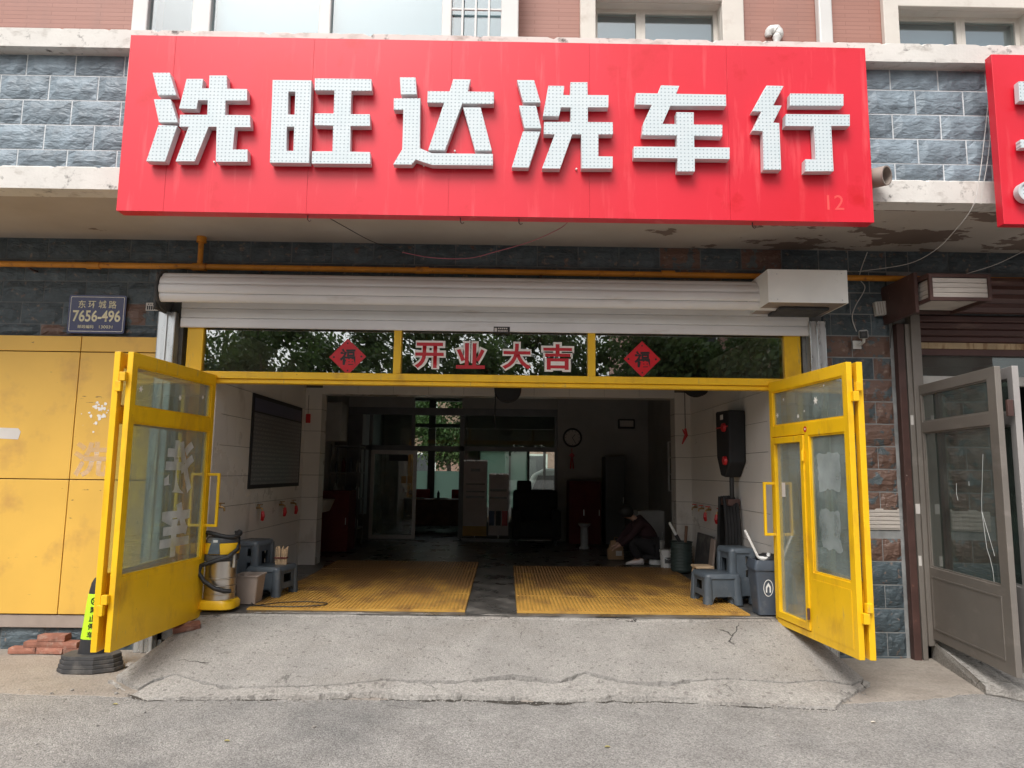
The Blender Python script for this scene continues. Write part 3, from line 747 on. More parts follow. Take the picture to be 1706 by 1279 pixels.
# white downpipe, vent stub, foam plug, air conditioner bracket
mb = MB(); mb.box(2.92, 3.05, UY - 0.10, UY - 0.01, 5.1, 9.5)
tag(mb.build('downpipe', M['white_frame'], None, bevel=0.015), 'white square downpipe on the red upper wall', 'downpipe')
p = at(1290, 62, y=UY - 0.05)
mb = MB(); ps = []
for k in range(22):
    t = k / 21; a = R(200 - 250 * min(t * 1.5, 1)); q = Vector((0.045 * math.cos(a), 0.03 - 0.03 * t, 0.045 + 0.045 * math.sin(a))) if t < 0.667 else Vector((0.029 - 0.06 * (t - 0.667), 0.0, 0.011 - 0.36 * (t - 0.667)))
    ps.append((p + q, (0.03 + 0.02 * math.sin(math.pi * min(1, t * 1.2))) * (1 + 0.25 * noise.noise((k * 0.7, 3, 1)))))
mb.tube([q[0] for q in ps], [q[1] for q in ps], 12)
tag(mb.build('foam_plug', M['white_frame'], None, smooth=True), 'hook-shaped white foam plug stuck to the red upper wall', 'foam plug')
mb = MB(); a = at(1478, 292, y=FY - 0.22); n_ = 24
for r0, r1 in ((0.085, 0.073),):
    pr = []
    for k in range(n_): t = 2 * math.pi * k / n_; pr.append((math.cos(t), math.sin(t)))
    ax = Vector((0.55, -0.8, -0.12)).normalized(); e1 = ax.orthogonal().normalized(); e2 = ax.cross(e1)
    b0, b1 = a - ax * 0.32, a
    rings = [[b0 + (e1 * c + e2 * s) * r0 for c, s in pr], [b1 + (e1 * c + e2 * s) * r0 for c, s in pr], [b1 + (e1 * c + e2 * s) * r1 for c, s in pr], [b0 + (e1 * c + e2 * s) * r1 for c, s in pr]]
    mb.loft([[tuple(q) for q in r] for r in rings])
tag(mb.build('drain_pipe', M['beige'], None, smooth=True), 'stubby grey drain pipe poking out between the sign and the tiles', 'drain pipe')

# ------------------------------------------------------------------ main sign
SY = -1.62
sx0, sx1 = at(206, 200, y=SY).x, at(1449, 225, y=SY).x
sz0, sz1 = at(830, 360.5, y=SY).z, at(830, 69, y=SY).z
S = thing('shop_sign', 'long bright red sign board with raised white characters above the bay', 'sign', (0, SY, sz0))
seams = [sx0] + [x for x in (at(287, 150, y=SY).x, at(520, 150, y=SY).x)]
seams += [seams[-1] + 1.2 * k for k in (1, 2, 3)] + [sx1]
for a, b in zip(seams, seams[1:]):
    MB().box(a + 0.0012, b - 0.0012, SY, SY + 0.004, sz0, sz1).build('panel', M['red'], S)
MB().box(sx0 + 0.004, sx1 - 0.004, SY + 0.0045, SY + 0.12, sz0 + 0.002, sz1 - 0.002).build('sign_box', M['red'], S)
for x in (sx0 + 1.6, sx0 + 2.9, sx0 + 3.4, sx0 + 5.4):
    MB().tube([(x, SY + 0.05, sz0 + 0.01), (x, SY + 0.05, sz0 - 0.035), (x + 0.015, SY + 0.05, sz0 - 0.05), (x + 0.03, SY + 0.05, sz0 - 0.04)], 0.005, 6).build('hook', M['brown_steel'], S)
for x in (-2.6, 2.6):
    MB().box(x - 0.03, x + 0.03, SY + 0.12, FY, 4.7, 4.76).build('bracket', M['galv'], S)

CH = [
 (230, 110, 7.105, [[(170, 75), (375, 75), (455, 345), (235, 345)], [(185, 390), (385, 390), (470, 665), (245, 665)], [(240, 695), (465, 705), (320, 1130), (95, 1125)],
   [(575, 150), (770, 150), (755, 262), (840, 262), (845, 110), (1050, 110), (1055, 268), (1290, 270), (1290, 405), (1035, 405), (1030, 577), (1325, 580), (1330, 720), (1145, 720), (1120, 985), (1295, 985), (1295, 1130), (920, 1130), (930, 715), (835, 715), (670, 1125), (445, 1125), (600, 715), (490, 715), (495, 575), (820, 575), (825, 402), (710, 402), (690, 505), (485, 500)]], []),
 (440, 120, 7.525, [[(105, 95), (595, 100), (565, 1140), (70, 1135)],
   [(635, 75), (1345, 85), (1350, 235), (1095, 235), (1085, 525), (1325, 525), (1330, 675), (1085, 675), (1080, 995), (1330, 1000), (1335, 1150), (595, 1145), (600, 990), (855, 990), (865, 670), (630, 665), (635, 515), (870, 515), (880, 230), (632, 228)]],
   [[(305, 245), (390, 245), (380, 530), (300, 530)], [(285, 685), (375, 685), (365, 985), (280, 985)]]),
 (640, 120, 7.525, [[(195, 62), (395, 62), (410, 278), (208, 280)], [(120, 325), (455, 325), (447, 950), (600, 1015), (1365, 1022), (1365, 1170), (600, 1165), (395, 1098), (345, 1160), (110, 1158), (225, 965), (240, 472), (118, 472)],
   [(865, 85), (1085, 90), (1050, 240), (1378, 245), (1375, 398), (980, 395), (765, 980), (550, 978), (750, 385), (540, 382), (545, 235), (820, 238)], [(990, 440), (1210, 440), (1352, 985), (1140, 985)]], []),
 (840, 120, 7.105, [[(150, 90), (355, 92), (432, 360), (225, 360)], [(175, 392), (378, 398), (440, 665), (238, 662)], [(222, 698), (430, 702), (290, 1130), (88, 1128)],
   [(522, 160), (712, 163), (698, 270), (782, 272), (785, 118), (985, 118), (988, 270), (1235, 272), (1232, 415), (990, 415), (990, 590), (1285, 592), (1288, 735), (1115, 735), (1115, 995), (1285, 998), (1283, 1138), (915, 1138), (912, 735), (805, 735), (660, 1140), (448, 1138), (598, 735), (470, 732), (472, 588), (785, 588), (788, 415), (672, 415), (648, 520), (458, 518)]], []),
 (1040, 130, 7.525, [[(460, 88), (692, 95), (652, 195), (1275, 205), (1280, 348), (580, 345), (480, 572), (655, 575), (652, 425), (872, 428), (872, 580), (1232, 582), (1230, 730), (878, 722), (880, 865), (1322, 868), (1322, 1015), (885, 1010), (885, 1170), (665, 1170), (668, 1005), (118, 1000), (120, 855), (660, 860), (660, 718), (222, 715), (240, 560), (345, 335), (140, 330), (148, 185), (420, 190)]], []),
 (1230, 130, 7.525, [[(355, 90), (570, 95), (440, 340), (548, 342), (440, 555), (515, 560), (540, 1150), (318, 1150), (308, 665), (175, 660), (290, 420), (175, 415)], [(650, 190), (1322, 198), (1322, 345), (648, 345)],
   [(595, 450), (1398, 455), (1398, 598), (1165, 598), (1195, 1165), (838, 1168), (840, 1015), (968, 1020), (948, 600), (590, 598)]], []),
]
LY = SY - 0.085
def letter(parent, ox, oy, k, strokes, holes, y0=LY, y1=SY - 0.012):
    first = None
    for i, s in enumerate(strokes):
        poly = [(p.x, p.z) for p in (at(ox + X / k, oy + Y / k, y=y0) for X, Y in s)]
        hs = [[(p.x, p.z) for p in (at(ox + X / k, oy + Y / k, y=y0) for X, Y in h)] for h in holes] if i == 0 else []
        mb = MB(); mb.prism(poly, hs, lambda u, v, d: (u, y0 + (y1 - y0) * d, v))
        o = mb.build('character' if first is None else 'stroke', M['led'], first or parent)
        o.data.materials.append(M['led_side'])
        for p in o.data.polygons:
            if abs(p.normal.y) < 0.5: p.material_index = 1
        b = o.modifiers.new('bevel', 'BEVEL'); b.width = 0.004; b.segments = 2
        # fixing studs between letter and board
        cx = sum(q[0] for q in poly) / len(poly); cz = min(q[1] for q in poly)
        stud = MB().tube([(cx, y1 - 0.012, cz + 0.03), (cx, SY + 0.002, cz + 0.03)], 0.008, 6).build('stud', M['white_plastic'], first or parent)
        if first is None: first = o; parent_to(stud, o)
    return first
for c in CH: letter(S, *c)
text_mesh('faded_number', '12', at(1392, 337, y=SY - 0.001), (1, 0, 0), (0, 0, 1), 0.13, 0, M['red_ghost'], S)

# neighbour's sign
NS = thing('neighbour_sign', 'second red sign board cut off at the edge of the picture', 'sign', (6, -1.7, 3.55))
nsx = at(1656, 230, y=-1.66).x + 0.03
nz0, nz1 = at(1665, 373, y=-1.66).z, at(1652, 90, y=-1.66).z
MB().box(nsx, nsx + 4.5, -1.66, -1.575, nz0, nz1).build('panel', M['red'], NS, bevel=0.004)
ny = -1.74
def nlet(px): 
    poly = [(q.x, q.z) for q in (at(u, v, y=ny) for u, v in px)]
    mb = MB(); mb.prism(poly, [], lambda u, v, d: (u, ny + 0.06 * d, v)); o = mb.build('character', M['led'], NS, bevel=0.004)
nlet([(1697, 135), (1730, 135), (1730, 168), (1699, 168)])
nlet([(1700, 232), (1730, 232), (1730, 246), (1701, 246)])
mb = MB(); c = at(1714, 318, y=ny)
mb.prism([(c.x + 0.088 * math.cos(t * math.pi / 14), c.z + 0.088 * math.sin(t * math.pi / 14)) for t in range(28)], [[(c.x + 0.07 * math.cos(t * math.pi / 14), c.z + 0.07 * math.sin(t * math.pi / 14)) for t in range(28)]], lambda u, v, d: (u, ny + 0.06 * d, v))
mb.build('round_logo', M['led_side'], NS)
mb = MB(); mb.prism([(c.x + 0.069 * math.cos(t * math.pi / 14), c.z + 0.069 * math.sin(t * math.pi / 14)) for t in range(28)], [], lambda u, v, d: (u, ny + 0.012 + 0.03 * d, v)); mb.build('logo_face', M['led'], NS)
mb = MB(); mb.box(nsx + 0.55, nsx + 4.0, -1.72, -1.664, 4.0, 4.9)

# ------------------------------------------------------------------ yellow sheet wall on the left
YW = thing('yellow_panel_wall', 'faded orange-yellow sheet metal wall panels beside the bay', 'wall panel', (-4.5, -0.05, -0.1))
xs = [-9.0, -8.0, -6.2, -4.44, -3.55]
MB().box(-9, -3.552, -0.045, -0.004, -0.06, 2.765).build('backing', M['panel_gap'], YW)
for a, b in zip(xs, xs[1:]):
    for z0, z1 in ((-0.05, 1.275), (1.285, 2.595), (2.605, 2.765)):
        MB().box(a + 0.004, b - 0.004, -0.065, -0.0455, z0, z1).build('panel', M['yellow_panel'], YW, bevel=0.004)
MB().box(-9, -3.552, -0.05, -0.004, -0.185, -0.062).build('base_rail', M['beige'], YW, bevel=0.006)
# pasted scraps and the ghost of old lettering on the sheet
c = at(18, 722, y=-0.067)
mb = MB(); mb.prism([(c.x - 0.16, c.z - 0.05), (c.x + 0.08, c.z - 0.06), (c.x + 0.10, c.z + 0.02), (c.x + 0.07, c.z + 0.055), (c.x - 0.16, c.z + 0.06)], [], lambda u, v, d: (u, -0.0675 + 0.001 * d, v))
tag(mb.build('paper_scrap', M['paper'], None), 'torn white paper scrap stuck on the yellow sheet wall', 'paper scrap')
random.seed(3)
mb = MB(); c0 = at(168, 690, y=-0.067)
for k in range(34):
    x, z = c0.x + random.gauss(0, 0.06), c0.z + random.gauss(0, 0.07); r = random.uniform(0.005, 0.024)
    n = random.randint(4, 7); mb.prism([(x + r * random.uniform(.6, 1.2) * math.cos(2 * math.pi * i / n), z + r * random.uniform(.6, 1.2) * math.sin(2 * math.pi * i / n)) for i in range(n)], [], lambda u, v, d, k=k: (u, -0.0674 - 0.00006 * k + 0.001 * d, v))
tag(mb.build('glue_residue', M['letter_white'], None), 'patchy white glue residue on the yellow sheet wall behind the door', 'glue residue', kind='stuff')
t = text_mesh('faded_lettering', '洗', at(152, 765, y=-0.0672), (1, 0, 0), (0, 0, 1), 0.36, 0, glass_mat('faded_spray', (0.95, 0.93, 0.9), 0.0, 0.5, haze=0.24, hazecol=(0.8, 0.72, 0.66)), None, off=0.03)
tag(t, 'faded pale character on the yellow sheet wall', 'lettering')

# number plate
NP = thing('number_plate', 'dark blue street number plate with pale characters and digits', 'number plate', at(160, 524, y=-0.03))
pa, pb = at(113, 556, y=-0.045), at(210, 491, y=-0.045)
cx, cz = (pa.x + pb.x) / 2, (pa.z + pb.z) / 2
w2, h2 = 0.30, 0.205
mb = MB(); rr = [(q[0], q[1]) for q in rrect(cx, cz, w2, h2, 0.02, 0)]
mb.prism(rr, [], lambda u, v, d: (u, -0.05 + 0.012 * d, v)); mb.build('plate', M['blue_plate'], NP)
mb = MB(); mb.prism([(q[0], q[1]) for q in rrect(cx, cz, w2 - 0.018, h2 - 0.018, 0.014, 0)], [[(q[0], q[1]) for q in rrect(cx, cz, w2 - 0.024, h2 - 0.024, 0.010, 0)]], lambda u, v, d: (u, -0.0512 + 0.001 * d, v)); mb.build('border', M['plate_white'], NP)
ty = -0.0515
text_mesh('lettering', '东 环 城 路', (cx, ty, cz + 0.105), (1, 0, 0), (0, 0, 1), 0.085, 0, M['plate_text'], NP, 0.012, width=0.40)
text_mesh('digits', '7656-496', (cx, ty, cz - 0.02), (1, 0, 0), (0, 0, 1), 0.125, 0, M['plate_text'], NP, 0.022, width=0.50)
text_mesh('lettering', '邮政编码', (cx - 0.105, ty, cz - 0.135), (1, 0, 0), (0, 0, 1), 0.038, 0, M['plate_text'], NP, 0.008, width=0.165)
text_mesh('digits', '130031', (cx + 0.105, ty, cz - 0.135), (1, 0, 0), (0, 0, 1), 0.032, 0, M['plate_text'], NP, 0.008, width=0.14)
c = at(257, 511, y=-0.04)
mb = MB(); mb.box(c.x - 0.09, c.x + 0.085, -0.036, -0.034, c.z - 0.04, c.z + 0.045)
st = mb.build('sticker', M['paper'], None); tag(st, 'small black and white printed sticker beside the shutter end', 'sticker')
text_mesh('print', '▪▪▪▪▪▪', (c.x, -0.0365, c.z + 0.028), (1, 0, 0), (0, 0, 1), 0.012, 0, M['fu_black'], st, width=0.14)
for k in range(7): MB().box(c.x - 0.08 + k * 0.022, c.x - 0.064 + k * 0.022, -0.0368, -0.0361, c.z - 0.03, c.z + 0.012).build('print', M['fu_black'], st)

# ------------------------------------------------------------------ gas pipe
gz = 3.50
G = thing('gas_pipe', 'orange-yellow painted gas pipe running along the dark tiles', 'gas pipe', (-4, -0.12, gz))
MB().tube([(-9, -0.12, gz + 0.015), (-3.24, -0.12, gz + 0.015), (4.0, -0.12, gz), (9, -0.12, gz)], 0.031, 12).build('main_pipe', M['gas'], G, smooth=True)
MB().tube([(-3.24, -0.12, gz + 0.01), (-3.24, -0.12, SZ - 0.02)], 0.028, 12).build('riser', M['gas'], G, smooth=True)
MB().tube([(-3.24, -0.12, SZ - 0.06), (-3.24, -0.12, SZ)], 0.05, 12).build('flange', M['gas'], G, smooth=True)
for x, r in ((-3.24, 0.042), (-4.35, 0.038), (-0.9, 0.038), (1.7, 0.038)):
    MB().tube([(x - 0.07, -0.12, gz + 0.012), (x + 0.07, -0.12, gz + 0.012)], r, 12).build('coupling', M['gas'], G, smooth=True)
for x in (-5.0, -2.6, 0.35, 4.2):
    MB().box(x - 0.012, x + 0.012, -0.155, -0.02, gz - 0.045, gz - 0.03).build('clip', M['brown_steel'], G)

# ------------------------------------------------------------------ roller shutter over the bay
RS = thing('roller_shutter', 'white rolled-up roller shutter with horizontal slats above the bay', 'roller shutter', (0, -0.2, 2.88))
rc_y, rc_z, rr_ = -0.205, 3.225, 0.185
slx0, slx1 = -3.52, 3.26
angs = [140, 108, 76, 44, 12, -20, -52]
def arc_slat(a0, a1):
    n = 5; pr = []
    for k in range(n + 1):
        a = R(a0 + (a1 - a0) * k / n); rr = rr_ + 0.004 * math.sin(math.pi * k / n) - (0.006 if k in (0, n) else 0)
        pr.append((rc_y - rr * math.cos(a), rc_z + rr * math.sin(a)))
    for k in range(n, -1, -1):
        a = R(a0 + (a1 - a0) * k / n); pr.append((rc_y - (rr_ - 0.02) * math.cos(a), rc_z + (rr_ - 0.02) * math.sin(a)))
    return MB().loft([[(x, p[0], p[1]) for p in pr] for x in (slx0, slx1)])
for a0, a1 in zip(angs, angs[1:]):
    arc_slat(a0 - 0.8, a1 + 0.8).build('slat', M['alu_slat'], RS)
cy_ = -0.055
for k in range(3):
    z1 = 3.185 - k * 0.103
    mb = MB(); pr = [(cy_ - 0.008, z1 - 0.101), (cy_ - 0.018, z1 - 0.094), (cy_ - 0.020, z1 - 0.05), (cy_ - 0.018, z1 - 0.007), (cy_ - 0.008, z1), (cy_ + 0.006, z1), (cy_ + 0.006, z1 - 0.101)]
    mb.loft([[(x, p[0], p[1]) for p in pr] for x in (-3.42, 3.20)])
    mb.build('slat' if k < 2 else 'bottom_bar', M['alu_slat'], RS)
mb = MB(); mb.lathe((slx0 - 0.02, rc_y, rc_z), [(0.21, -0.012), (0.215, 0.0), (0.21, 0.012)], 12, Matrix.Rotation(R(90), 3, 'Y')); mb.build('end_plate', M['black_soft'], RS)
MB().box(slx0 - 0.06, slx0 - 0.03, -0.36, 0.0, rc_z - 0.22, rc_z + 0.16).build('bracket', M['black_soft'], RS, bevel=0.02)
for x0, x1 in ((-3.64, -3.46), (3.19, 3.36)):
    mb = MB(); mb.box(x0, x0 + 0.006, -0.11, -0.002, GZ, 3.03); mb.box(x1 - 0.006, x1, -0.11, -0.002, GZ, 3.03); mb.box(x0 + 0.0065, x1 - 0.0065, -0.110, -0.10, GZ, 3.03); mb.box((x0 + x1) / 2 - 0.012, (x0 + x1) / 2 + 0.012, -0.122, -0.1105, GZ, 3.03)
    mb.build('guide_rail', M['galv'], RS, bevel=0.003)
c = at(836, 549, y=cy_ - 0.022)
mb = MB(); mb.box(c.x - 0.085, c.x + 0.085, c.y, c.y + 0.003, c.z - 0.032, c.z + 0.032)
st = mb.build('sticker', M['fu_black'], None); tag(st, 'tiny black maker sticker on the shutter bottom bar', 'sticker')
for k in range(7): MB().box(c.x - 0.04 + k * 0.015, c.x - 0.03 + k * 0.015, c.y - 0.001, c.y - 0.0002, c.z - 0.022, c.z - 0.004).build('print', M['paper'], st)
for k in range(5): MB().box(c.x - 0.04 + k * 0.021, c.x - 0.026 + k * 0.021, c.y - 0.001, c.y - 0.0002, c.z + 0.006, c.z + 0.020).build('print', M['paper'], st)
MB().box(c.x - 0.078, c.x - 0.05, c.y - 0.001, c.y - 0.0002, c.z - 0.022, c.z + 0.018).build('print', M['paper'], st)

# white motor cover
MC = thing('motor_cover', 'white boxy motor cover hanging at the end of the shutter roll', 'motor cover', (2.95, -0.5, 3.09))
mb = MB(); mb.box(2.57, 3.36, -0.62, -0.612, 3.10, 3.435); mb.box(2.57, 3.36, -0.6115, -0.02, 3.427, 3.434); mb.box(2.571, 2.579, -0.6115, -0.02, 3.10, 3.4265); mb.box(3.351, 3.359, -0.6115, -0.02, 3.10, 3.4265)
mb.build('cover', M['white_steel'], MC, bevel=0.003)
MB().box(2.58, 3.35, -0.61, -0.03, 3.105, 3.112).build('bottom_plate', M['beige'], MC)
MB().box(2.75, 3.25, -0.45, -0.1, 3.07, 3.10).build('motor', M['black_soft'], MC, bevel=0.01)
for x, z in ((2.66, 3.385), (3.30, 3.13), (2.66, 3.13), (3.30, 3.40)): MB().lathe((x, -0.621, z), [(0.006, -0.002), (0.006, 0.002)], 8, Matrix.Rotation(R(90), 3, 'X')).build('screw', M['galv'], MC)

# ------------------------------------------------------------------ yellow transom window frame over the bay
T = thing('transom_window', 'yellow steel frame with transom glass over the bay opening', 'window frame', (0, 0.02, 2.3))
MB().box(-3.30, 3.10, -0.05, 0.10, 2.345, 2.42).build('header_beam', M['yellow'], T, bevel=0.006)
MB().box(-3.20, 3.00, -0.025, 0.085, 2.30, 2.3435).build('door_stop', M['yellow'], T, bevel=0.005)
MB().box(-3.36, -3.19, -0.03, 0.12, GZ + 0.36, 3.0).build('jamb', M['yellow'], T, bevel=0.006)
MB().box(2.945, 3.12, -0.03, 0.12, GZ + 0.36, 3.0).build('jamb', M['yellow'], T, bevel=0.006)
for x0, x1 in ((-1.185, -1.105), (0.86, 0.94)):
    MB().box(x0, x1, -0.045, 0.06, 2.42, 3.0).build('mullion', M['yellow'], T, bevel=0.005)
MB().box(-3.19, 2.945, -0.02, 0.06, 2.95, 3.01).build('head_rail', M['yellow'], T)
for x0, x1 in ((-3.19, -1.185), (-1.105, 0.86), (0.94, 2.945)):
    MB().box(x0, x1, 0.006, 0.011, 2.42, 2.95).build('pane', M['glass_transom'], T)
# lettering on the transom
for ch, u, lab in (('开', 715, 'red vinyl character with white outline, first of four on the transom glass'), ('业', 784, 'red vinyl character of upright strokes, second of four on the transom glass'),
                   ('大', 861, 'red vinyl three-stroke character, third of four on the transom glass'), ('吉', 929, 'red vinyl character with a boxed bottom, last of four on the transom glass')):
    p = at(u, 594, y=0.0)
    p.z = at(u, 593 + (u - 820) * 0.012, y=0.0).z
    o = thing('character_sticker', lab, 'lettering', (p.x, 0, p.z - 0.14), 'greeting characters on the transom')
    text_mesh('outline', ch, (p.x, 0.0052, p.z), (1, 0, 0), (0, 0, 1), 0.318, 0, M['letter_white'], o, 0.10, width=0.352)
    text_mesh('character', ch, (p.x, 0.0038, p.z), (1, 0, 0), (0, 0, 1), 0.275, 0, M['letter_red'], o, 0.024, width=0.305)
for u, v, lab, tilt in ((579, 594, 'red diamond good-luck sticker with a legible black character', 2), (1070, 598, 'red diamond good-luck sticker with a smudged black flower-like character', 0)):
    p = at(u, v, y=-0.004)
    o = thing('fortune_diamond', lab, 'sticker', (p.x, 0, p.z - 0.2), 'fortune diamonds on the transom')
    h = 0.195; rt = R(tilt)
    pts = [(p.x + h * math.cos(rt + k * math.pi / 2), p.z + h * math.sin(rt + k * math.pi / 2)) for k in range(4)]
    mb = MB(); mb.prism(pts, [], lambda a, b, d: (a, 0.0015 + 0.0035 * d, b)); mb.build('paper', M['fu_red'], o)
    text_mesh('character', '福', (p.x, 0.0006, p.z), (1, 0, 0.03), (-0.03, 0, 1), 0.175, 0, M['fu_black'], o, 0.03, width=0.165)
    for k in range(4):
        a = rt + k * math.pi / 2
        text_mesh('corner_mark', '◆' if k % 2 else '●', (p.x + 0.145 * math.cos(a), 0.0008, p.z + 0.145 * math.sin(a)), (1, 0, 0), (0, 0, 1), 0.022, 0, M['fu_black'], o)
    mb = MB(); mb.prism([(p.x + (h - 0.012) * math.cos(rt + k * math.pi / 2), p.z + (h - 0.012) * math.sin(rt + k * math.pi / 2)) for k in range(4)], [[(p.x + (h - 0.018) * math.cos(rt + k * math.pi / 2), p.z + (h - 0.018) * math.sin(rt + k * math.pi / 2)) for k in range(4)]], lambda a, b, d: (a, 0.0006 + 0.0005 * d, b)); mb.build('border', M['letter_red'], o)

# ------------------------------------------------------------------ folding doors
class Leaf:
    def __init__(self, near, far, side, t=0.05):
        self.n0 = Vector((near[0], near[1], 0)); d = Vector((far[0] - near[0], far[1] - near[1], 0)); self.L = d.length; self.d = d.normalized()
        self.n = Vector((-self.d.y, self.d.x, 0))
        if self.n.x * side < 0: self.n = -self.n
        self.t = t
    def p(self, u, z, off): return self.n0 + self.d * u + self.n * off + Vector((0, 0, z))
    def slab(self, outer, holes, o0, o1):
        return MB().prism(outer, holes, lambda u, v, k: tuple(self.p(u, v, o0 + (o1 - o0) * k)))
    def rect(self, u0, u1, z0, z1): return [(u0, z0), (u1, z0), (u1, z1), (u0, z1)]
    def box(self, u0, u1, z0, z1, o0, o1): return self.slab(self.rect(u0, u1, z0, z1), [], o0, o1)

def star(L, leaf, u, z, r, off):
    pts = []
    for k in range(12):
        a = math.pi * k / 6; q = r if k % 2 == 0 else r * 0.45
        pts.append((u + q * math.cos(a), z + q * math.sin(a)))
    L.slab(pts, [], off, off + 0.0006).build('snowflake_sticker', M['letter_white'], leaf)

def u_handle(L, leaf, u, z0, z1, sgn, m):
    mb = MB(); o0 = sgn * (L.t / 2); o1 = sgn * (L.t / 2 + 0.115)
    w = 0.013
    pts = [L.p(u, z0, o0), L.p(u, z0, o1), L.p(u, z1, o1), L.p(u, z1, o0)]
    for a, b in zip(pts, pts[1:]):
        a, b = Vector(a), Vector(b); dr = (b - a).normalized()
        rot = dr.to_track_quat('Z', 'Y').to_matrix(); mb.obox((a + b) / 2, 2 * w, 2 * w, (b - a).length + 2 * w * 0.98, rot)
    return mb.build('handle', m, leaf, bevel=0.003)

def hinges(LA, LB, leaf, zs, m, rustm=None):
    for z in zs:
        a, b = LA.p(-0.012, z, 0), LB.p(-0.012, z + 0.07, 0)
        mb = MB(); mid = (a + b) / 2
        mb.obox((mid.x - 0.012, mid.y - 0.008, z), 0.05, 0.045, 0.085); mb.obox((mid.x + 0.018, mid.y - 0.006, z + 0.083), 0.05, 0.045, 0.075)
        mb.build('hinge', m, leaf, bevel=0.004)

def std_leaf(parent, L, z0, z1, zr0, zr1, zp, m, gm, kick=True, top=0.11, st=0.075, far_st=None):
    fs = far_st or st
    h = [L.rect(st, L.L - fs, zr1, z1 - top), L.rect(st, L.L - fs, zp, zr0)]
    o = L.slab(L.rect(0, L.L, z0, z1), h, L.t / 2, -L.t / 2).build('leaf', m, parent, bevel=0.004)
    L.box(st, L.L - fs, zr1, z1 - top, 0.003, -0.003).build('pane', gm, o)
    L.box(st, L.L - fs, zp, zr0, 0.003, -0.003).build('pane', gm, o)
    if kick: L.box(st * 0.9, L.L - fs * 0.9, z0 + 0.07, zp - 0.05, L.t / 2, L.t / 2 + 0.003).build('kick_panel', m, o)
    for a, b in ((zr1, z1 - top), (zp, zr0)):
        q = L.slab(L.rect(st - 0.001, L.L - fs + 0.001, a - 0.001, b + 0.001), [L.rect(st + 0.014, L.L - fs - 0.014, a + 0.014, b - 0.014)], 0.016, -0.016)
        q.build('glazing_bead', m, o)
    return o

Z0, Z1 = -0.06, 2.375
D1 = thing('folding_door', 'yellow steel folding door with faded lettering on its glass, opened by the yellow wall', 'door', (-3.2, -0.8, Z0), 'yellow folding doors of the bay')
LB = Leaf((-3.155, -1.49), (-3.035, -0.06), 1); LA = Leaf((-3.262, -1.497), (-3.30, -0.07), 1)
oA = std_leaf(D1, LA, Z0, Z1, 1.79, 1.92, 0.53, M['yellow'], M['glass'])
oB = std_leaf(D1, LB, Z0, Z1, 1.79, 1.92, 0.52, M['yellow'], M['glass_milky'])
u_handle(LB, oB, LB.L - 0.045, 0.84, 1.35, 1, M['yellow']); u_handle(LB, oB, LB.L - 0.045, 0.84, 1.35, -1, M['yellow'])
hinges(LA, LB, oA, (0.27, 2.08), M['yellow'])
for k in range(2):
    z = (1.42, 0.84)[k]
    text_mesh('film_lettering', '洗车'[k], LB.p(0.88, z, 0.0045), -LB.d, (0, 0, 1), 0.50, 0, M['film_letter'], oB, 0.045, width=0.50)
for u, z, r in ((0.17, 2.08, 0.035), (0.80, 2.07, 0.032), (1.22, 2.12, 0.024)): star(LB, oB, u, z, r, 0.0045)

D2 = thing('folding_door', 'yellow steel folding door with a narrow wicket door, opened by the tiled pier', 'door', (2.9, -0.8, Z0), 'yellow folding doors of the bay')
RB = Leaf((2.905, -1.49), (2.775, -0.06), -1); RA = Leaf((2.99, -1.497), (3.045, -0.07), -1)
oA = std_leaf(D2, RA, Z0, Z1, 1.79, 1.92, 0.53, M['yellow'], M['glass'])
h = [RB.rect(0.075, RB.L - 0.07, 1.91, 2.265), RB.rect(0.075, 0.67, 0.54, 1.785), RB.rect(0.745, 1.395, 0.0, 1.80)]
oB = RB.slab(RB.rect(0, RB.L, Z0, Z1), h, RB.t / 2, -RB.t / 2).build('leaf', M['yellow'], D2, bevel=0.004)
RB.box(0.075, RB.L - 0.07, 1.91, 2.265, 0.003, -0.003).build('pane', M['glass_milky'], oB)
RB.box(0.075, 0.67, 0.54, 1.785, 0.003, -0.003).build('pane', M['glass_milky'], oB)
for a, b, c_, d_ in ((0.074, RB.L - 0.069, 1.909, 2.266), (0.074, 0.671, 0.539, 1.786)):
    RB.slab(RB.rect(a, b, c_, d_), [RB.rect(a + 0.015, b - 0.015, c_ + 0.015, d_ - 0.015)], 0.016, -0.016).build('glazing_bead', M['yellow'], oB)
RB.box(0.07, 0.68, Z0 + 0.07, 0.48, RB.t / 2, RB.t / 2 + 0.003).build('kick_panel', M['yellow'], oB)
wk = RB.slab(RB.rect(0.752, 1.388, 0.008, 1.792), [RB.rect(0.812, 1.328, 0.075, 1.73)], RB.t / 2 + 0.012, -RB.t / 2).build('wicket_door', M['yellow'], D2, bevel=0.004)
RB.box(0.812, 1.328, 0.075, 1.73, 0.003, -0.003).build('pane', M['glass_milky'], wk)
u_handle(RB, wk, 1.36, 0.82, 1.33, 1, M['yellow'])
for z in (0.16, 1.60): MB().tube([RB.p(0.745, z - 0.05, 0.045), RB.p(0.745, z + 0.05, 0.045)], 0.014, 8).build('hinge', M['brown_steel'] if z < 1 else M['yellow'], wk)
hinges(RA, RB, oA, (0.27, 2.08), M['yellow'])
for u, z, r in ((1.30, 2.02, 0.03), (0.55, 2.10, 0.042), (1.16, 2.17, 0.02), (0.88, 1.98, 0.024), (0.40, 2.22, 0.014), (0.76, 2.02, 0.014)): star(RB, oB, u, z, r, 0.0045)
blocks = [(0.15, 0.60, 1.28, 1.62), (0.20, 0.58, 0.78, 1.12)]
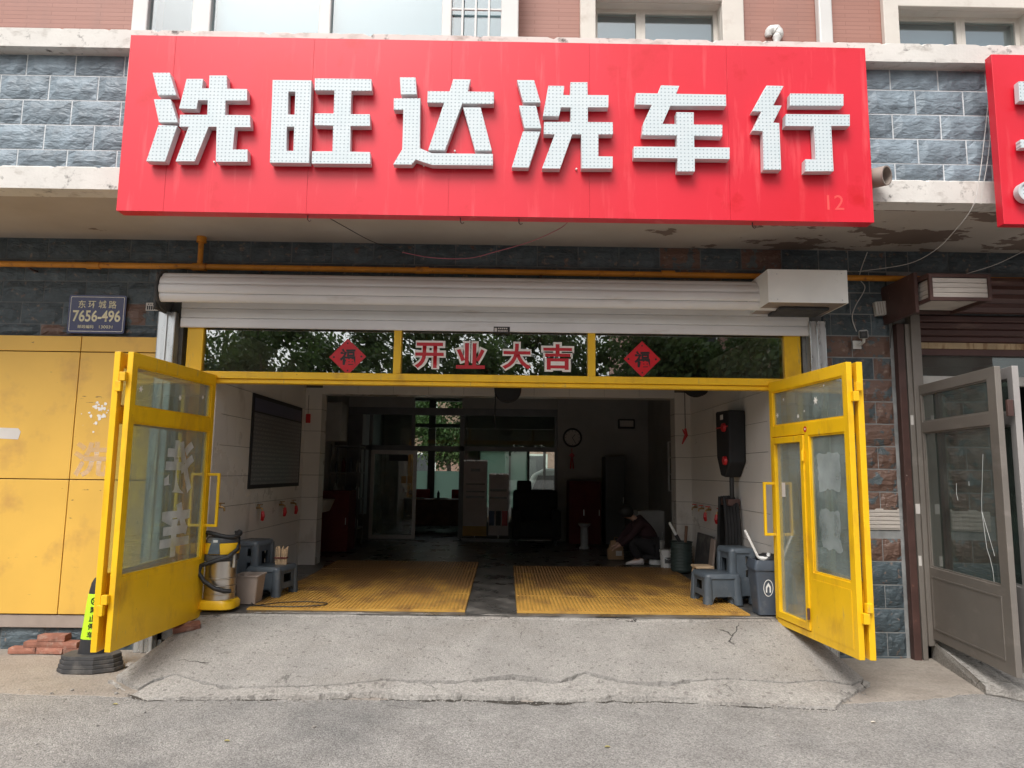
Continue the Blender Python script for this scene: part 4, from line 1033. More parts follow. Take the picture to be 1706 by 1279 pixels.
for u0, u1, z0, z1 in blocks:
    w = u1 - u0; hh = z1 - z0
    pts = []
    for k in range(36):
        a = 2 * math.pi * k / 36; ca, sa = math.cos(a), math.sin(a); q = 1.0 / max(abs(ca), abs(sa)) * (0.86 + 0.22 * noise.noise((ca * 2.2, sa * 2.2, z0 * 3)) + 0.10 * noise.noise((ca * 6, sa * 6, z0)))
        pts.append(((u0 + u1) / 2 + w / 2 * ca * q * 0.95, (z0 + z1) / 2 + hh / 2 * sa * q * 1.15))
    RB.slab(pts, [], 0.004, 0.0046).build('film_patch', M['film_patch'], oB)
c = RB.p(0.72, 1.845, RB.t / 2 + 0.0005)
RB.slab([(0.72 + 0.028 * math.cos(k * math.pi / 10), 1.845 + 0.028 * math.sin(k * math.pi / 10)) for k in range(20)], [], RB.t / 2, RB.t / 2 + 0.001).build('round_sticker', M['letter_red'], oB)
RB.slab([(0.72 + 0.011 * math.cos(k * math.pi / 6), 1.845 + 0.011 * math.sin(k * math.pi / 6)) for k in range(12)], [], RB.t / 2 + 0.001, RB.t / 2 + 0.0015).build('sticker_mark', M['letter_white'], oB)
RB.box(1.19, 1.26, 1.20, 1.34, 0.0035, 0.0042).build('paper_note', M['paper'], wk)

# ------------------------------------------------------------------ neighbouring shop front
NZ0, NZ1 = -0.19, 2.36
D3 = thing('neighbour_door', 'bronze-grey aluminium folding door with cracked glass beside the tiled pier', 'door', (4.3, -0.8, NZ0))
NB = Leaf((4.185, -1.47), (4.335, -0.06), -1); NA = Leaf((4.315, -1.50), (4.56, -0.06), -1)
zt = at(1657, 686, y=-1.4).z; zr = at(1657, 707, y=-1.4).z; zp = at(1675, 978, y=-1.4).z
std = std_leaf(D3, NB, NZ0, NZ1, zr, zt, zp, M['alu_door'], M['glass_green'], kick=False, top=0.10, st=0.13, far_st=0.085)
NB.slab(NB.rect(0.13, NB.L - 0.085, NZ0 + 0.10, zp - 0.085), [NB.rect(0.145, NB.L - 0.10, NZ0 + 0.115, zp - 0.10)], NB.t / 2, NB.t / 2 + 0.005).build('trim', M['alu_door'], std)
NB.box(0.145, NB.L - 0.10, NZ0 + 0.115, zp - 0.10, NB.t / 2, NB.t / 2 + 0.0015).build('kick_panel', M['alu_door'], std)
stA = std_leaf(D3, NA, NZ0, NZ1, zr, zt, zp, M['alu_light'], M['glass_green'], kick=False, top=0.10, st=0.09)
mb = MB(); mb.obox(((NB.p(-0.01, 0, 0) + NA.p(-0.01, 0, 0)) / 2).to_3d() + Vector((0, 0, 2.0)), 0.05, 0.03, 0.14); mb.build('hinge', M['brown_steel'], std, bevel=0.004)
# crack lines in the glass: thin raised splinter edges
for pts in ([(0.30, 1.62), (0.37, 1.22), (0.38, 1.12), (0.34, 0.80), (0.30, 0.72)], [(0.38, 1.12), (0.24, 0.78), (0.23, 0.75)], [(0.30, 0.72), (0.27, 0.62), (0.26, 0.45)], [(0.78, 1.36), (0.79, 1.26), (0.77, 1.20)], [(0.56, 1.38), (0.56, 1.34)]):
    MB().tube([NB.p(u, z, 0.0035) for u, z in pts], 0.0016, 5).build('glass_crack', M['white_plastic'], std)
NBK = thing('neighbour_shutter', 'maroon roller shutter half lowered over the neighbouring shop', 'roller shutter', (6, -0.1, 2.74))
for k in range(4):
    z1 = 3.50 - k * 0.092
    pr = [(-0.20 - 0.03 * math.sin((k + .0) / 3 * math.pi), z1), (-0.215 - 0.03 * math.sin((k + .5) / 3 * math.pi), z1 - 0.044), (-0.20 - 0.03 * math.sin((k + .9) / 3 * math.pi), z1 - 0.089), (-0.1, z1 - 0.089), (-0.1, z1)]
    MB().loft([[(x, p[0], p[1]) for p in pr] for x in (4.30, 8.8)]).build('slat', M['maroon_slat'], NBK)
for k in range(4):
    z1 = 3.13 - k * 0.075
    pr = [(-0.035, z1), (-0.05, z1 - 0.015), (-0.05, z1 - 0.058), (-0.035, z1 - 0.073), (-0.02, z1 - 0.073), (-0.02, z1)]
    MB().loft([[(x, p[0], p[1]) for p in pr] for x in (4.36, 8.8)]).build('slat', M['maroon_slat'], NBK)
MB().box(4.36, 8.8, -0.055, -0.02, 2.765, 2.83).build('bottom_bar', M['rust_bar'], NBK, bevel=0.004)
MB().box(4.37, 8.8, -0.035, 0.03, 2.70, 2.764).build('bottom_seal', M['maroon_slat'], NBK)
MB().box(4.26, 4.36, -0.11, -0.002, GZ + 0.14, 3.12).build('guide_rail', M['alu_door'], NBK, bevel=0.004)
NF = thing('neighbour_window_frame', 'cream header rail and dark transom glass above the grey door', 'window frame', (6, 0, 2.38))
MB().box(4.36, 8.8, 0.0, 0.09, 2.385, 2.48).build('header_rail', M['offwhite'], NF, bevel=0.004)
MB().box(4.36, 8.8, 0.03, 0.036, 2.48, 3.0).build('pane', M['glass_green'], NF)
MB().box(4.36, 4.42, 0.0, 0.09, -0.2, 2.384).build('jamb', M['alu_door'], NF, bevel=0.004)
mb = MB()
mb.box(4.3, 4.38, 0.3, 6, -0.5, 3.6); mb.box(8.9, 9, 0.3, 6, -0.5, 3.6); mb.box(4.3, 9, 5.9, 6, -0.5, 3.6); mb.box(4.38, 8.9, 0.3, 5.9, 3.5, 3.6)
tag(mb.build('neighbour_wall', M['interior_dark']), 'dark interior walls of the neighbouring shop', 'wall', kind='structure')
MB().box(4.38, 8.9, 0.3, 0.305, -0.1, -0.05)
BX = thing('shutter_box', 'brown framed box of weathered pale boards under the soffit', 'box', (4.4, -0.6, 3.1))
bx0, bx1, by0, by1, bz0, bz1 = 4.06, 4.66, -0.80, -0.22, 3.10, 3.36
f_ = 0.032
for (x0, x1, y0, y1, z0, z1) in ((bx0, bx1, by0, by0 + f_, bz1 - f_, bz1), (bx0, bx1, by0, by0 + f_, bz0, bz0 + f_), (bx0, bx0 + f_, by0, by0 + f_, bz0 + f_, bz1 - f_), (bx1 - f_, bx1, by0, by0 + f_, bz0 + f_, bz1 - f_),
                                 (bx0, bx0 + f_, by0 + f_, by1, bz0, bz0 + f_), (bx1 - f_, bx1, by0 + f_, by1, bz0, bz0 + f_), (bx0, bx0 + f_, by0 + f_, by1, bz1 - f_, bz1), (bx1 - f_, bx1, by0 + f_, by1, bz1 - f_, bz1), (bx0, bx1, by1, by1 + f_, bz0, bz0 + f_)):
    MB().box(x0, x1, y0, y1, z0, z1).build('frame_bar', M['brown_steel'], BX)
for k in range(4):
    z = bz0 + f_ + 0.003 + k * 0.048
    MB().box(bx0 + f_ + 0.002, bx1 - f_ - 0.002, by0 + 0.012, by1 - 0.02, z, z + 0.043).build('board', M['pale_board'], BX)
MB().box(bx0 + 0.002, bx1 - 0.002, by0 + f_, by1 + 0.1, bz1 + 0.001, bz1 + 0.012).build('lid', M['brown_steel'], BX)
MB().box(4.02, 4.055, -0.62, -0.002, 3.02, 3.42).build('bracket_plate', M['brown_steel'], BX)
P1 = MB().box(4.118, 4.195, -0.09, -0.012, GZ - 0.01, 3.02).build('steel_post', M['brown_steel'], None, bevel=0.006); tag(P1, 'dark brown painted steel post at the edge of the tiled pier', 'post')
P2 = MB().box(4.208, 4.258, -0.09, -0.012, GZ + 0.0, 3.02).build('steel_upright', M['alu_door'], None, bevel=0.004); tag(P2, 'narrow grey steel upright next to the brown post', 'post')
for z, w in ((1.04, 0.045), (0.52, 0.03), (1.95, 0.03)):
    o = MB().box(4.212, 4.212 + w, -0.0925, -0.0905, z, z + 0.10).build('label_scrap', M['paper'], None)
    tag(o, {1.04: 'white paper label on the grey steel upright', 0.52: 'small pale paper scrap low on the grey steel upright', 1.95: 'torn paper scrap high on the grey steel upright'}[z], 'paper scrap')
# junction box, camera, wires
c = at(1467, 514, y=-0.06)
JB = thing('junction_box', 'small tilted off-white junction box on the dark tiles', 'junction box', (c.x, -0.05, c.z))
rot = Matrix.Rotation(R(-6), 3, 'Y')
MB().obox((c.x, -0.06, c.z), 0.13, 0.06, 0.15, rot).build('box', M['offwhite'], JB, bevel=0.006)
for k in range(4): MB().obox(Vector((c.x, -0.0912, c.z)) + rot @ Vector((-0.04 + k * 0.027, 0, 0)), 0.006, 0.003, 0.13, rot).build('rib', M['beige'], JB)
SC = thing('security_camera', 'white bullet security camera on a wall bracket', 'camera', at(1438, 560, y=-0.15))
c = at(1440, 556, y=-0.20); ax = Vector((-0.42, -0.85, -0.22)).normalized(); q = ax.to_track_quat('Y', 'Z').to_matrix()
MB().obox(c + Vector((0.0, 0.02, 0)), 0.085, 0.20, 0.085, q).build('housing', M['white_plastic'], SC, bevel=0.014, seg=3)
MB().obox(c + ax * 0.1 + Vector((0.0, 0.02, 0)), 0.078, 0.012, 0.076, q).build('lens_plate', M['black'], SC, bevel=0.006)
MB().lathe(c + ax * 0.106 + Vector((0.0, 0.02, 0)), [(0.018, 0), (0.018, 0.006)], 14, q @ Matrix.Rotation(R(-90), 3, 'X')).build('lens', M['black_soft'], SC)
b = at(1428, 575, y=-0.04)
MB().tube([c + Vector((0.01, 0.03, -0.04)), c + Vector((0.01, 0.04, -0.075)), b + Vector((0.02, -0.03, 0.0)), b], [0.014, 0.016, 0.014, 0.016], 10).build('bracket', M['white_plastic'], SC)
MB().box(b.x - 0.045, b.x + 0.045, -0.045, -0.03, b.z - 0.04, b.z + 0.05).build('base_plate', M['white_plastic'], SC, bevel=0.005)

def smooth(cp, n=7):
    cp = [Vector(p) for p in cp]; out = []
    for i in range(len(cp) - 1):
        p0, p1, p2, p3 = cp[max(i - 1, 0)], cp[i], cp[i + 1], cp[min(i + 2, len(cp) - 1)]
        for k in range(n):
            t = k / n; out.append(0.5 * ((2 * p1) + (p2 - p0) * t + (2 * p0 - 5 * p1 + 4 * p2 - p3) * t * t + (3 * p1 - p0 - 3 * p2 + p3) * t ** 3))
    return out + [cp[-1]]

def wire(pts, r, m, label, cat='cable'):
    o = MB().tube(smooth(pts), r, 5).build('cable', m, None); tag(o, label, cat); return o
M['wire_white'] = mat('white_wire', (0.55, 0.53, 0.5), 0.5); M['wire_pink'] = mat('pink_wire', (0.42, 0.12, 0.16), 0.5); M['wire_dark'] = mat('dark_wire', (0.03, 0.028, 0.028), 0.5)
def wp(l, y): return [at(u, v, y=yy) for (u, v), yy in zip(l, y if isinstance(y, (list, tuple)) else [y] * len(l))]
wire(wp([(545, 361), (575, 378), (620, 402), (670, 420)], [-1.4, -1.1, -.7, -.4]), 0.004, M['wire_dark'], 'thin dark cable hanging under the long red sign at its middle')
wire(wp([(670, 420), (720, 429), (780, 430), (830, 418), (885, 402), (930, 382), (945, 371)], [-.4, -.4, -.45, -.6, -.9, -1.2, -1.4]), 0.004, M['wire_pink'], 'thin pinkish cable sagging under the long red sign')
wire(wp([(1455, 270), (1600, 335), (1640, 150)], -1.5)[:0] + wp([(1647, 165), (1640, 230), (1631, 300), (1620, 345), (1590, 385), (1556, 418), (1510, 440), (1430, 452)], [-1.45, -1.46, -1.47, -1.45, -1.2, -.9, -.5, -.15]), 0.0035, M['wire_white'], 'long white wire dropping past the tiles and sweeping to the motor cover')
wire(wp([(1650, 225), (1645, 270), (1638, 310), (1634, 340)], -1.46), 0.003, M['wire_white'], 'short white wire hanging beside the cut-off sign')
wire(wp([(1706, 418), (1660, 440), (1610, 456)], [-.6, -.6, -.6]), 0.0035, M['wire_white'], 'white wire running from the soffit to the brown framed box')
wire(wp([(1445, 420), (1432, 460), (1441, 480), (1425, 510), (1420, 530), (1427, 552)], -0.05), 0.005, M['wire_white'], 'white cable looping down the dark tiles to the camera')
wire(wp([(1492, 460), (1490, 520), (1484, 560), (1484, 580)], -0.05), 0.0035, M['wire_dark'], 'dark wire hanging down beside the junction box')
wire(wp([(285, 446), (420, 458), (640, 462), (900, 466), (1270, 476)], -0.13), 0.005, M['wire_dark'], 'dark cable strung along just under the gas pipe')

# ------------------------------------------------------------------ inside the bay: shell
XL, XR = -3.08, 2.86
wallL = MB().box(-3.6, XL - 0.012, 0.30, 3.5, -0.3, 3.4).build('side_wall', M['tile_seam']); tag(wallL, 'white panelled side wall of the bay with the price board', 'wall', kind='structure')
wallR = MB().box(XR + 0.012, 3.5, 0.30, 3.5, -0.3, 3.4).build('side_wall', M['tile_seam']); tag(wallR, 'white panelled side wall of the bay with the hose drum', 'wall', kind='structure')
for k in range(9):
    z0 = -0.01 + k * 0.335
    for side_, par in ((-1, wallL), (1, wallR)):
        off = 0.6 if k % 2 else 0.0
        y = 0.135
        while y < 3.45:
            y1 = min(y + (1.2 if y > 0.2 or not off else 0.6), 3.498)
            if side_ < 0: MB().box(XL - 0.0118, XL + 0.0, y + 0.0012, y1 - 0.0012, z0 + 0.003, z0 + 0.332).build('tile', M['tile_white'], par)
            else: MB().box(XR, XR + 0.0118, y + 0.0012, y1 - 0.0012, z0 + 0.003, z0 + 0.332).build('tile', M['tile_white'], par)
            y = y1
# white reveals next to the yellow jambs
tag(MB().box(-3.42, XL - 0.002, 0.125, 0.299, -0.3, 3.4).build('reveal_wall', M['tile_white']), 'white return wall behind the yellow frame by the vacuum', 'wall', kind='structure')
tag(MB().box(XR + 0.002, 3.15, 0.125, 0.299, -0.3, 3.4).build('reveal_wall', M['tile_white']), 'white return wall behind the yellow frame by the bin', 'wall', kind='structure')
for x0, x1, lab in ((-3.36, -2.83, 'white tiled pillar inside the bay past the price board'), (2.62, 3.1, 'white tiled pillar inside the bay behind the barrel')):
    pl = MB().box(x0, x1, 3.512, 3.80, -0.3, 3.4).build('pillar', M['tile_seam']); tag(pl, lab, 'pillar', kind='structure')
    for k in range(8):
        z0 = -0.01 + k * 0.335
        MB().box(x0 - 0.001, x1 + 0.001, 3.50, 3.801, z0 + 0.003, z0 + 0.332).build('tile', M['tile_white'], pl)
bm_ = MB().box(-2.828, 2.618, 3.512, 3.79, 2.59, 3.4).build('ceiling_beam', M['tile_seam']); tag(bm_, 'white tiled beam across the bay between the pillars', 'beam', kind='structure')
for k in range(10):
    x0 = -2.828 + k * 0.5446
    MB().box(x0 + 0.002, x0 + 0.5426, 3.502, 3.795, 2.575, 2.90).build('tile', M['tile_white'], bm_)
def shellbox(name, b, m, lab, cat='wall'): return tag(MB().box(*b).build(name, m), lab, cat, kind='structure')
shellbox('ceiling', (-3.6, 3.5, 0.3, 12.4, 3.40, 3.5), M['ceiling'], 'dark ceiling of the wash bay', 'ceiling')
M['dim_wall'] = mat('unlit_painted_wall', (0.40, 0.39, 0.375), 0.7, var=0.15, vs=1.5)  # whitewashed walls; the lack of light is put into this grey
shellbox('deep_wall', (-3.6, -3.36, 3.5, 12.4, -0.3, 3.4), M['dim_wall'], 'dim grey inner side wall behind the shelf')
shellbox('deep_wall', (3.05, 3.5, 3.5, 12.4, -0.3, 3.4), M['dim_wall'], 'dim grey inner side wall behind the crouching person')

# glazed partition to the office
PT = thing('glass_partition', 'dark aluminium glazed partition with a sliding door to the office', 'partition', (-1.5, 7.8, 0))
PY = 7.8
def pbar(x0, x1, z0, z1, nm='frame_bar'): return MB().box(x0, x1, PY - 0.04, PY + 0.04, z0, z1).build(nm, M['shelf_steel'], PT)
for x0, x1 in ((-3.36, -3.05), (-2.90, -2.83), (-0.97, -0.87), (1.06, 1.12)): pbar(x0, x1, 0, 2.60)
MB().box(-2.0, -1.93, PY - 0.04, PY + 0.04, 1.95, 2.60).build('frame_bar', M['shelf_steel'], PT)
pbar(-3.05, 1.06, 1.85, 1.945); pbar(-3.36, 1.12, 2.605, 2.76, 'header'); pbar(-3.05, -2.9, 0, 0.5, 'low_panel'); pbar(-0.87, 1.06, 0, 0.36, 'low_panel')
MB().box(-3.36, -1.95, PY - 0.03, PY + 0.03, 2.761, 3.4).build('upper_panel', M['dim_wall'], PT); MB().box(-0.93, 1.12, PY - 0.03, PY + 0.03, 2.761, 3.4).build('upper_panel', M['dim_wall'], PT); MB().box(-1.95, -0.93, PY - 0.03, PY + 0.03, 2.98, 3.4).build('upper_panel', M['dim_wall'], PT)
for x0, x1, z0, z1 in ((-2.83, -2.0, 1.95, 2.6), (-1.93, -0.97, 1.95, 2.6), (-0.87, 1.06, 1.95, 2.6), (-0.87, 1.06, 0.36, 1.85), (-1.95, -0.93, 2.762, 2.98)):
    MB().box(x0, x1, PY - 0.004, PY + 0.004, z0, z1).build('pane', M['glass'], PT)
sd_ = MB().prism([(-2.83, 0.0), (-1.86, 0.0), (-1.86, 1.84), (-2.83, 1.84)], [[(-2.76, 0.08), (-1.93, 0.08), (-1.93, 1.76), (-2.76, 1.76)]], lambda u, v, d: (u, PY - 0.1 + 0.045 * d, v)).build('sliding_door', M['alu_light'], PT)
MB().box(-2.76, -1.93, PY - 0.08, PY - 0.074, 0.08, 1.76).build('pane', M['glass_milky'], sd_)
MB().box(-2.45, -2.05, PY - 0.103, PY - 0.1005, 1.62, 1.74).build('door_sign', M['black'], sd_)
for x in (-2.18, -2.05): MB().box(x, x + 0.10, PY - 0.083, PY - 0.081, 1.15, 1.30).build('sticker', M['brass'], sd_)
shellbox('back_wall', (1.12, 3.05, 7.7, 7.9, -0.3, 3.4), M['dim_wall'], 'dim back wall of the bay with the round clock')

# rear wall with glazing, daylight behind
RW = thing('rear_glazing', 'daylit rear window wall of the office behind the partition', 'window', (-0.5, 12.2, 0))
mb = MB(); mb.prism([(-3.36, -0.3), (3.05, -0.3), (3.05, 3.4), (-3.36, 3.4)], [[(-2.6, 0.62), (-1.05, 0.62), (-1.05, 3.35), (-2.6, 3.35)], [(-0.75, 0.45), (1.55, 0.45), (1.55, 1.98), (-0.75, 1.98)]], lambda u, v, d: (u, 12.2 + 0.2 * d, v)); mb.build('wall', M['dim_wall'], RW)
for x0, x1, z0, z1 in ((-2.6, -2.52, 0.62, 3.35), (-2.12, -1.93, 0.62, 3.35), (-1.14, -1.05, 0.62, 3.35), (-0.75, -0.68, 0.45, 1.98), (0.12, 0.16, 0.45, 1.98), (0.62, 0.68, 0.45, 1.98), (1.06, 1.13, 0.45, 1.98), (1.49, 1.55, 0.45, 1.98)): MB().box(x0, x1, 12.24, 12.34, z0, z1).build('mullion', M['shelf_steel'], RW)
for z in (1.95, 2.62): MB().box(-2.6, -1.05, 12.245, 12.335, z, z + 0.1).build('transom_bar', M['shelf_steel'], RW)
for x0, x1 in ((-2.52, -2.12), (-1.93, -1.14)):
    for z0, z1 in ((0.62, 1.42), (1.42, 1.95), (2.05, 2.62), (2.72, 3.35)):
        MB().box(x0, x1, 12.285, 12.291, z0, z1).build('pane', M['frosted'] if z1 < 1.5 else M['glass'], RW)
for x0, x1 in ((-0.68, 0.12), (0.16, 0.62), (0.68, 1.06), (1.13, 1.49)):
    MB().box(x0, x1, 12.285, 12.291, 0.45, 1.98).build('pane', M['frosted'] if x1 < 0.65 else M['glass'], RW)
M['hill'] = mat('yard_paving', (0.25, 0.24, 0.22), 0.9)

# ------------------------------------------------------------------ wash platforms
def platform(x0, x1, y0, y1, label):
    o = thing('wash_platform', label, 'floor grating', ((x0 + x1) / 2, (y0 + y1) / 2, 0), 'yellow ribbed platforms on the bay floor')
    n = 4; L_ = (y1 - y0) / n
    for k in range(n):
        a, b = y0 + k * L_ + 0.004, y0 + (k + 1) * L_ - 0.004
        dz = (0.0, 0.004, -0.002, 0.003)[k]
        pl = MB().box(x0, x1, a, b, -0.010, 0.006 + dz).build('plate', M['plate'], o)
        mb = MB(); x = x0 + 0.02
        while x < x1 - 0.03:
            mb.box(x, x + 0.020, a + 0.01, b - 0.01, 0.0061 + dz, 0.0135 + dz); x += 0.042
        rb = mb.build('ribs', M['plate'], pl); rb['kind'] = 'stuff'
        mb = MB(); y = a + 0.02
        while y < b - 0.02:
            mb.box(x0 + 0.01, x1 - 0.01, y, y + 0.008, 0.0062 + dz, 0.0105 + dz); y += 0.042
        rb = mb.build('cross_ribs', M['plate'], pl); rb['kind'] = 'stuff'
    return o
platform(-2.60, -0.385, 0.04, 3.95, 'ribbed yellow steel platform beside the vacuum cleaner')
platform(0.145, 2.52, 0.02, 3.55, 'ribbed yellow steel platform beside the grey bin')
# ------------------------------------------------------------------ vacuum cleaner
V = thing('vacuum_cleaner', 'yellow and steel drum vacuum cleaner by the door', 'vacuum cleaner', (-2.88, 0.0, 0))
vx, vy = -2.875, 0.02
rings = []
for z, hx, hy in ((0.0, 0.165, 0.15), (0.012, 0.185, 0.17), (0.07, 0.185, 0.17), (0.095, 0.165, 0.155)):
    rings.append(rrect(vx, vy, hx, hy, 0.11, z + 0.012, 6))
MB().loft(rings).build('base', M['vac_yellow'], V, smooth=True)
for a in (35, 145, 215, 325):
    MB().lathe((vx + 0.15 * math.cos(R(a)), vy + 0.14 * math.sin(R(a)), 0.022), [(0.02, -0.012), (0.022, 0), (0.02, 0.012)], 12, Matrix.Rotation(R(90), 3, 'X')).build('wheel', M['black'], V)
prof = [(0.150, 0.10), (0.152, 0.12)]
for k in range(3):
    z = 0.155 + k * 0.075
    prof += [(0.150, z), (0.156, z + 0.006), (0.156, z + 0.014), (0.150, z + 0.02)]
prof += [(0.148, 0.50)]
MB().lathe((vx, vy, 0), prof, 36).build('drum', M['steel'], V, smooth=True)
MB().lathe((vx, vy, 0), [(0.158, 0.485), (0.168, 0.495), (0.168, 0.545), (0.160, 0.555)], 36).build('collar', M['black_soft'], V, smooth=True)
MB().lathe((vx, vy, 0), [(0.166, 0.556), (0.172, 0.60), (0.168, 0.655), (0.15, 0.672)], 36).build('motor_head', M['vac_yellow'], V, smooth=True)
MB().lathe((vx, vy, 0), [(0.160, 0.665), (0.158, 0.695), (0.135, 0.72), (0.08, 0.73)], 30).build('cap', M['black_soft'], V, smooth=True)
mb = MB(); mb.prism([(vx - 0.075, 0.56), (vx + 0.045, 0.56), (vx + 0.03, 0.715), (vx - 0.045, 0.715)], [], lambda u, v, d: (u, vy - 0.182 + 0.03 * d + (v - 0.56) * 0.14, v)); mb.build('front_cover', M['plastic_grey'], V, bevel=0.006)
MB().box(vx - 0.03, vx + 0.015, vy - 0.167, vy - 0.160, 0.675, 0.70).build('badge', M['white_plastic'], V)
hp = [Vector((vx - 0.16, vy - 0.05, 0.72))] + [Vector((vx + 0.17 * math.cos(t), vy + 0.13 * math.sin(t), 0.745 + 0.02 * math.sin(2 * t) - 0.00 * t)) for t in [R(a) for a in range(190, 420, 15)]]
hp += [Vector((vx + 0.14, vy + 0.05, 0.70)), Vector((vx + 0.175, vy - 0.05, 0.60)), Vector((vx + 0.12, vy - 0.16, 0.53)), Vector((vx - 0.02, vy - 0.20, 0.49)), Vector((vx - 0.13, vy - 0.18, 0.45)), Vector((vx - 0.15, vy - 0.18, 0.38)), Vector((vx - 0.08, vy - 0.2, 0.30)), Vector((vx + 0.03, vy - 0.21, 0.235)), Vector((vx + 0.12, vy - 0.2, 0.21)), Vector((vx + 0.17, vy - 0.16, 0.205))]
MB().tube(hp, 0.022, 10).build('hose', M['black'], V, smooth=True)
for z in (0.50,): MB().box(vx + 0.145, vx + 0.168, vy - 0.09, vy - 0.05, 0.42, 0.56).build('latch', M['galv'], V, bevel=0.004)
cp = [Vector(p) for p in ((vx + 0.15, vy + 0.05, 0.02), (-2.55, 0.10, 0.022), (-2.35, 0.28, 0.022), (-2.10, 0.36, 0.022), (-1.85, 0.28, 0.022), (-1.88, 0.16, 0.022), (-2.15, 0.08, 0.022), (-2.45, 0.10, 0.022), (-2.6, 0.2, 0.022), (-2.66, 0.5, 0.02), (-2.62, 1.2, 0.02), (-2.72, 2.2, 0.02), (-3.0, 2.8, 0.02))]
cps = []
for i in range(len(cp) - 1):
    p0, p1, p2, p3 = cp[max(i - 1, 0)], cp[i], cp[i + 1], cp[min(i + 2, len(cp) - 1)]
    for k in range(6):
        t = k / 6; cps.append(0.5 * ((2 * p1) + (p2 - p0) * t + (2 * p0 - 5 * p1 + 4 * p2 - p3) * t * t + (3 * p1 - p0 - 3 * p2 + p3) * t ** 3))
MB().tube(cps, 0.0055, 6).build('power_cord', M['black'], V, smooth=True)

# ------------------------------------------------------------------ two-step plastic stools
def step_block(o, cx, cy, w, d, h, holes_side, arch):
    """one hollow step: rounded top, four corner posts, side panels with cut-outs"""
    tp = 0.02
    MB().loft([rrect(cx, cy, w / 2 - 0.006 + 0.01, d / 2 - 0.006 + 0.01, 0.045, h - 0.05), rrect(cx, cy, w / 2 - 0.002, d / 2 - 0.002, 0.045, h - 0.012), rrect(cx, cy, w / 2 - 0.014, d / 2 - 0.014, 0.04, h)]).build('tread', M['plastic_grey'], o, smooth=True)
    for sx in (-1, 1):
        for sy in (-1, 1):
            px, py = cx + sx * (w / 2 - 0.045), cy + sy * (d / 2 - 0.045)
            MB().loft([rrect(px + sx * tp * 0.8, py + sy * tp * 0.8, 0.052, 0.052, 0.04, 0.0), rrect(px + sx * tp * 0.45, py + sy * tp * 0.45, 0.048, 0.048, 0.04, h * 0.45), rrect(px + sx * 0.008, py + sy * 0.008, 0.045, 0.045, 0.04, h - 0.03)]).build('leg', M['plastic_grey'], o, smooth=True)
    for axis, span, half, sg in (('x', w, d / 2, -1), ('x', w, d / 2, 1), ('y', d, w / 2, -1), ('y', d, w / 2, 1)):
        s = span / 2 - 0.05
        outer = [(-s, 0.10 if arch else 0.05), (s, 0.10 if arch else 0.05), (s, h - 0.03), (-s, h - 0.03)]
        if arch:
            outer = [(-s, 0.0), (-s * 0.86, 0.0), (-s * 0.78, 0.06), (-s * 0.6, 0.088), (s * 0.6, 0.088), (s * 0.78, 0.06), (s * 0.86, 0.0), (s, 0.0), (s, h - 0.03), (-s, h - 0.03)]
        def fn(u, v, t, axis=axis, half=half, sg=sg):
            k = 1 - v / h
            off = sg * (half - 0.012 + tp * 0.75 * k - 0.006 * t)
            return (cx + u, cy + off, v) if axis == 'x' else (cx + off, cy + u, v)
        hs = holes_side(axis, s, h)
        MB().prism(outer, hs, fn).build('side_panel', M['plastic_grey'], o)

def step_stool(label, X, Y, rz, sgn):
    """tall step with a low step in front (towards sgn along x)"""
    o = thing('step_stool', label, 'step stool', (0, 0, 0), 'two-step grey plastic stools in the bay')
    def tallh(axis, s, h):
        r = []
        if axis == 'x': r = [[(0.03, h * .72), (0.10, h * .72), (0.10, h * .86), (0.03, h * .86)], [(0.03, h * .48), (0.10, h * .48), (0.10, h * .61), (0.03, h * .61)]]
        else: r = [[(-0.07, h * .45), (0.07, h * .45), (0.07, h * .80), (-0.07, h * .80)]]
        return r
    def lowh(axis, s, h):
        return [[(-0.085, h * .46), (0.085, h * .46), (0.085, h * .74), (-0.085, h * .74)]] if axis == 'y' else []
    step_block(o, 0.0, 0.0, 0.30, 0.38, 0.60, tallh, True)
    step_block(o, sgn * 0.26, -0.03, 0.40, 0.44, 0.33, lowh, True)
    o.location = (X, Y, 0); o.rotation_euler = (0, 0, rz)
    return o
step_stool('two-step grey plastic stool behind the vacuum cleaner', -2.88, 0.98, R(-12), 1)
step_stool('two-step grey plastic stool next to the grey bin', 2.64, 0.80, R(6), -1)
# scrubbing bundle on the far stool
BU = thing('reed_bundle', 'small bundle of brown sticks standing on the stool tread', 'stick bundle', (-2.57, 1.15, 0.31))
random.seed(5)
for k in range(16):
    x, y = -2.60 + (k % 8) * 0.016, 0.90 + (k // 8) * 0.03
    MB().tube([(x, y, 0.331), (x + random.uniform(-.01, .01), y, 0.52 + random.uniform(-.02, .02))], 0.007, 5).build('stick', M['wood'], BU)
MB().box(-2.615, -2.475, 0.885, 0.95, 0.40, 0.415).build('band', M['red_cloth'], BU)
# beige tub behind the vacuum
TB = thing('plastic_tub', 'brown-beige rectangular tub behind the vacuum cleaner', 'tub', (-2.70, 0.36, 0))
rs = [rrect(-2.69, 0.36, 0.10, 0.11, 0.02, 0.008), rrect(-2.69, 0.36, 0.125, 0.135, 0.025, 0.30), rrect(-2.69, 0.36, 0.115, 0.125, 0.025, 0.30), rrect(-2.69, 0.36, 0.09, 0.10, 0.02, 0.02)]
MB().loft(rs).build('body', M['beige'], TB)
MB().loft([rrect(-2.69, 0.36, 0.136, 0.146, 0.03, 0.288), rrect(-2.69, 0.36, 0.136, 0.146, 0.03, 0.302), rrect(-2.69, 0.36, 0.118, 0.128, 0.025, 0.302), rrect(-2.69, 0.36, 0.118, 0.128, 0.025, 0.288)], cap=False).build('rim', M['beige'], TB)

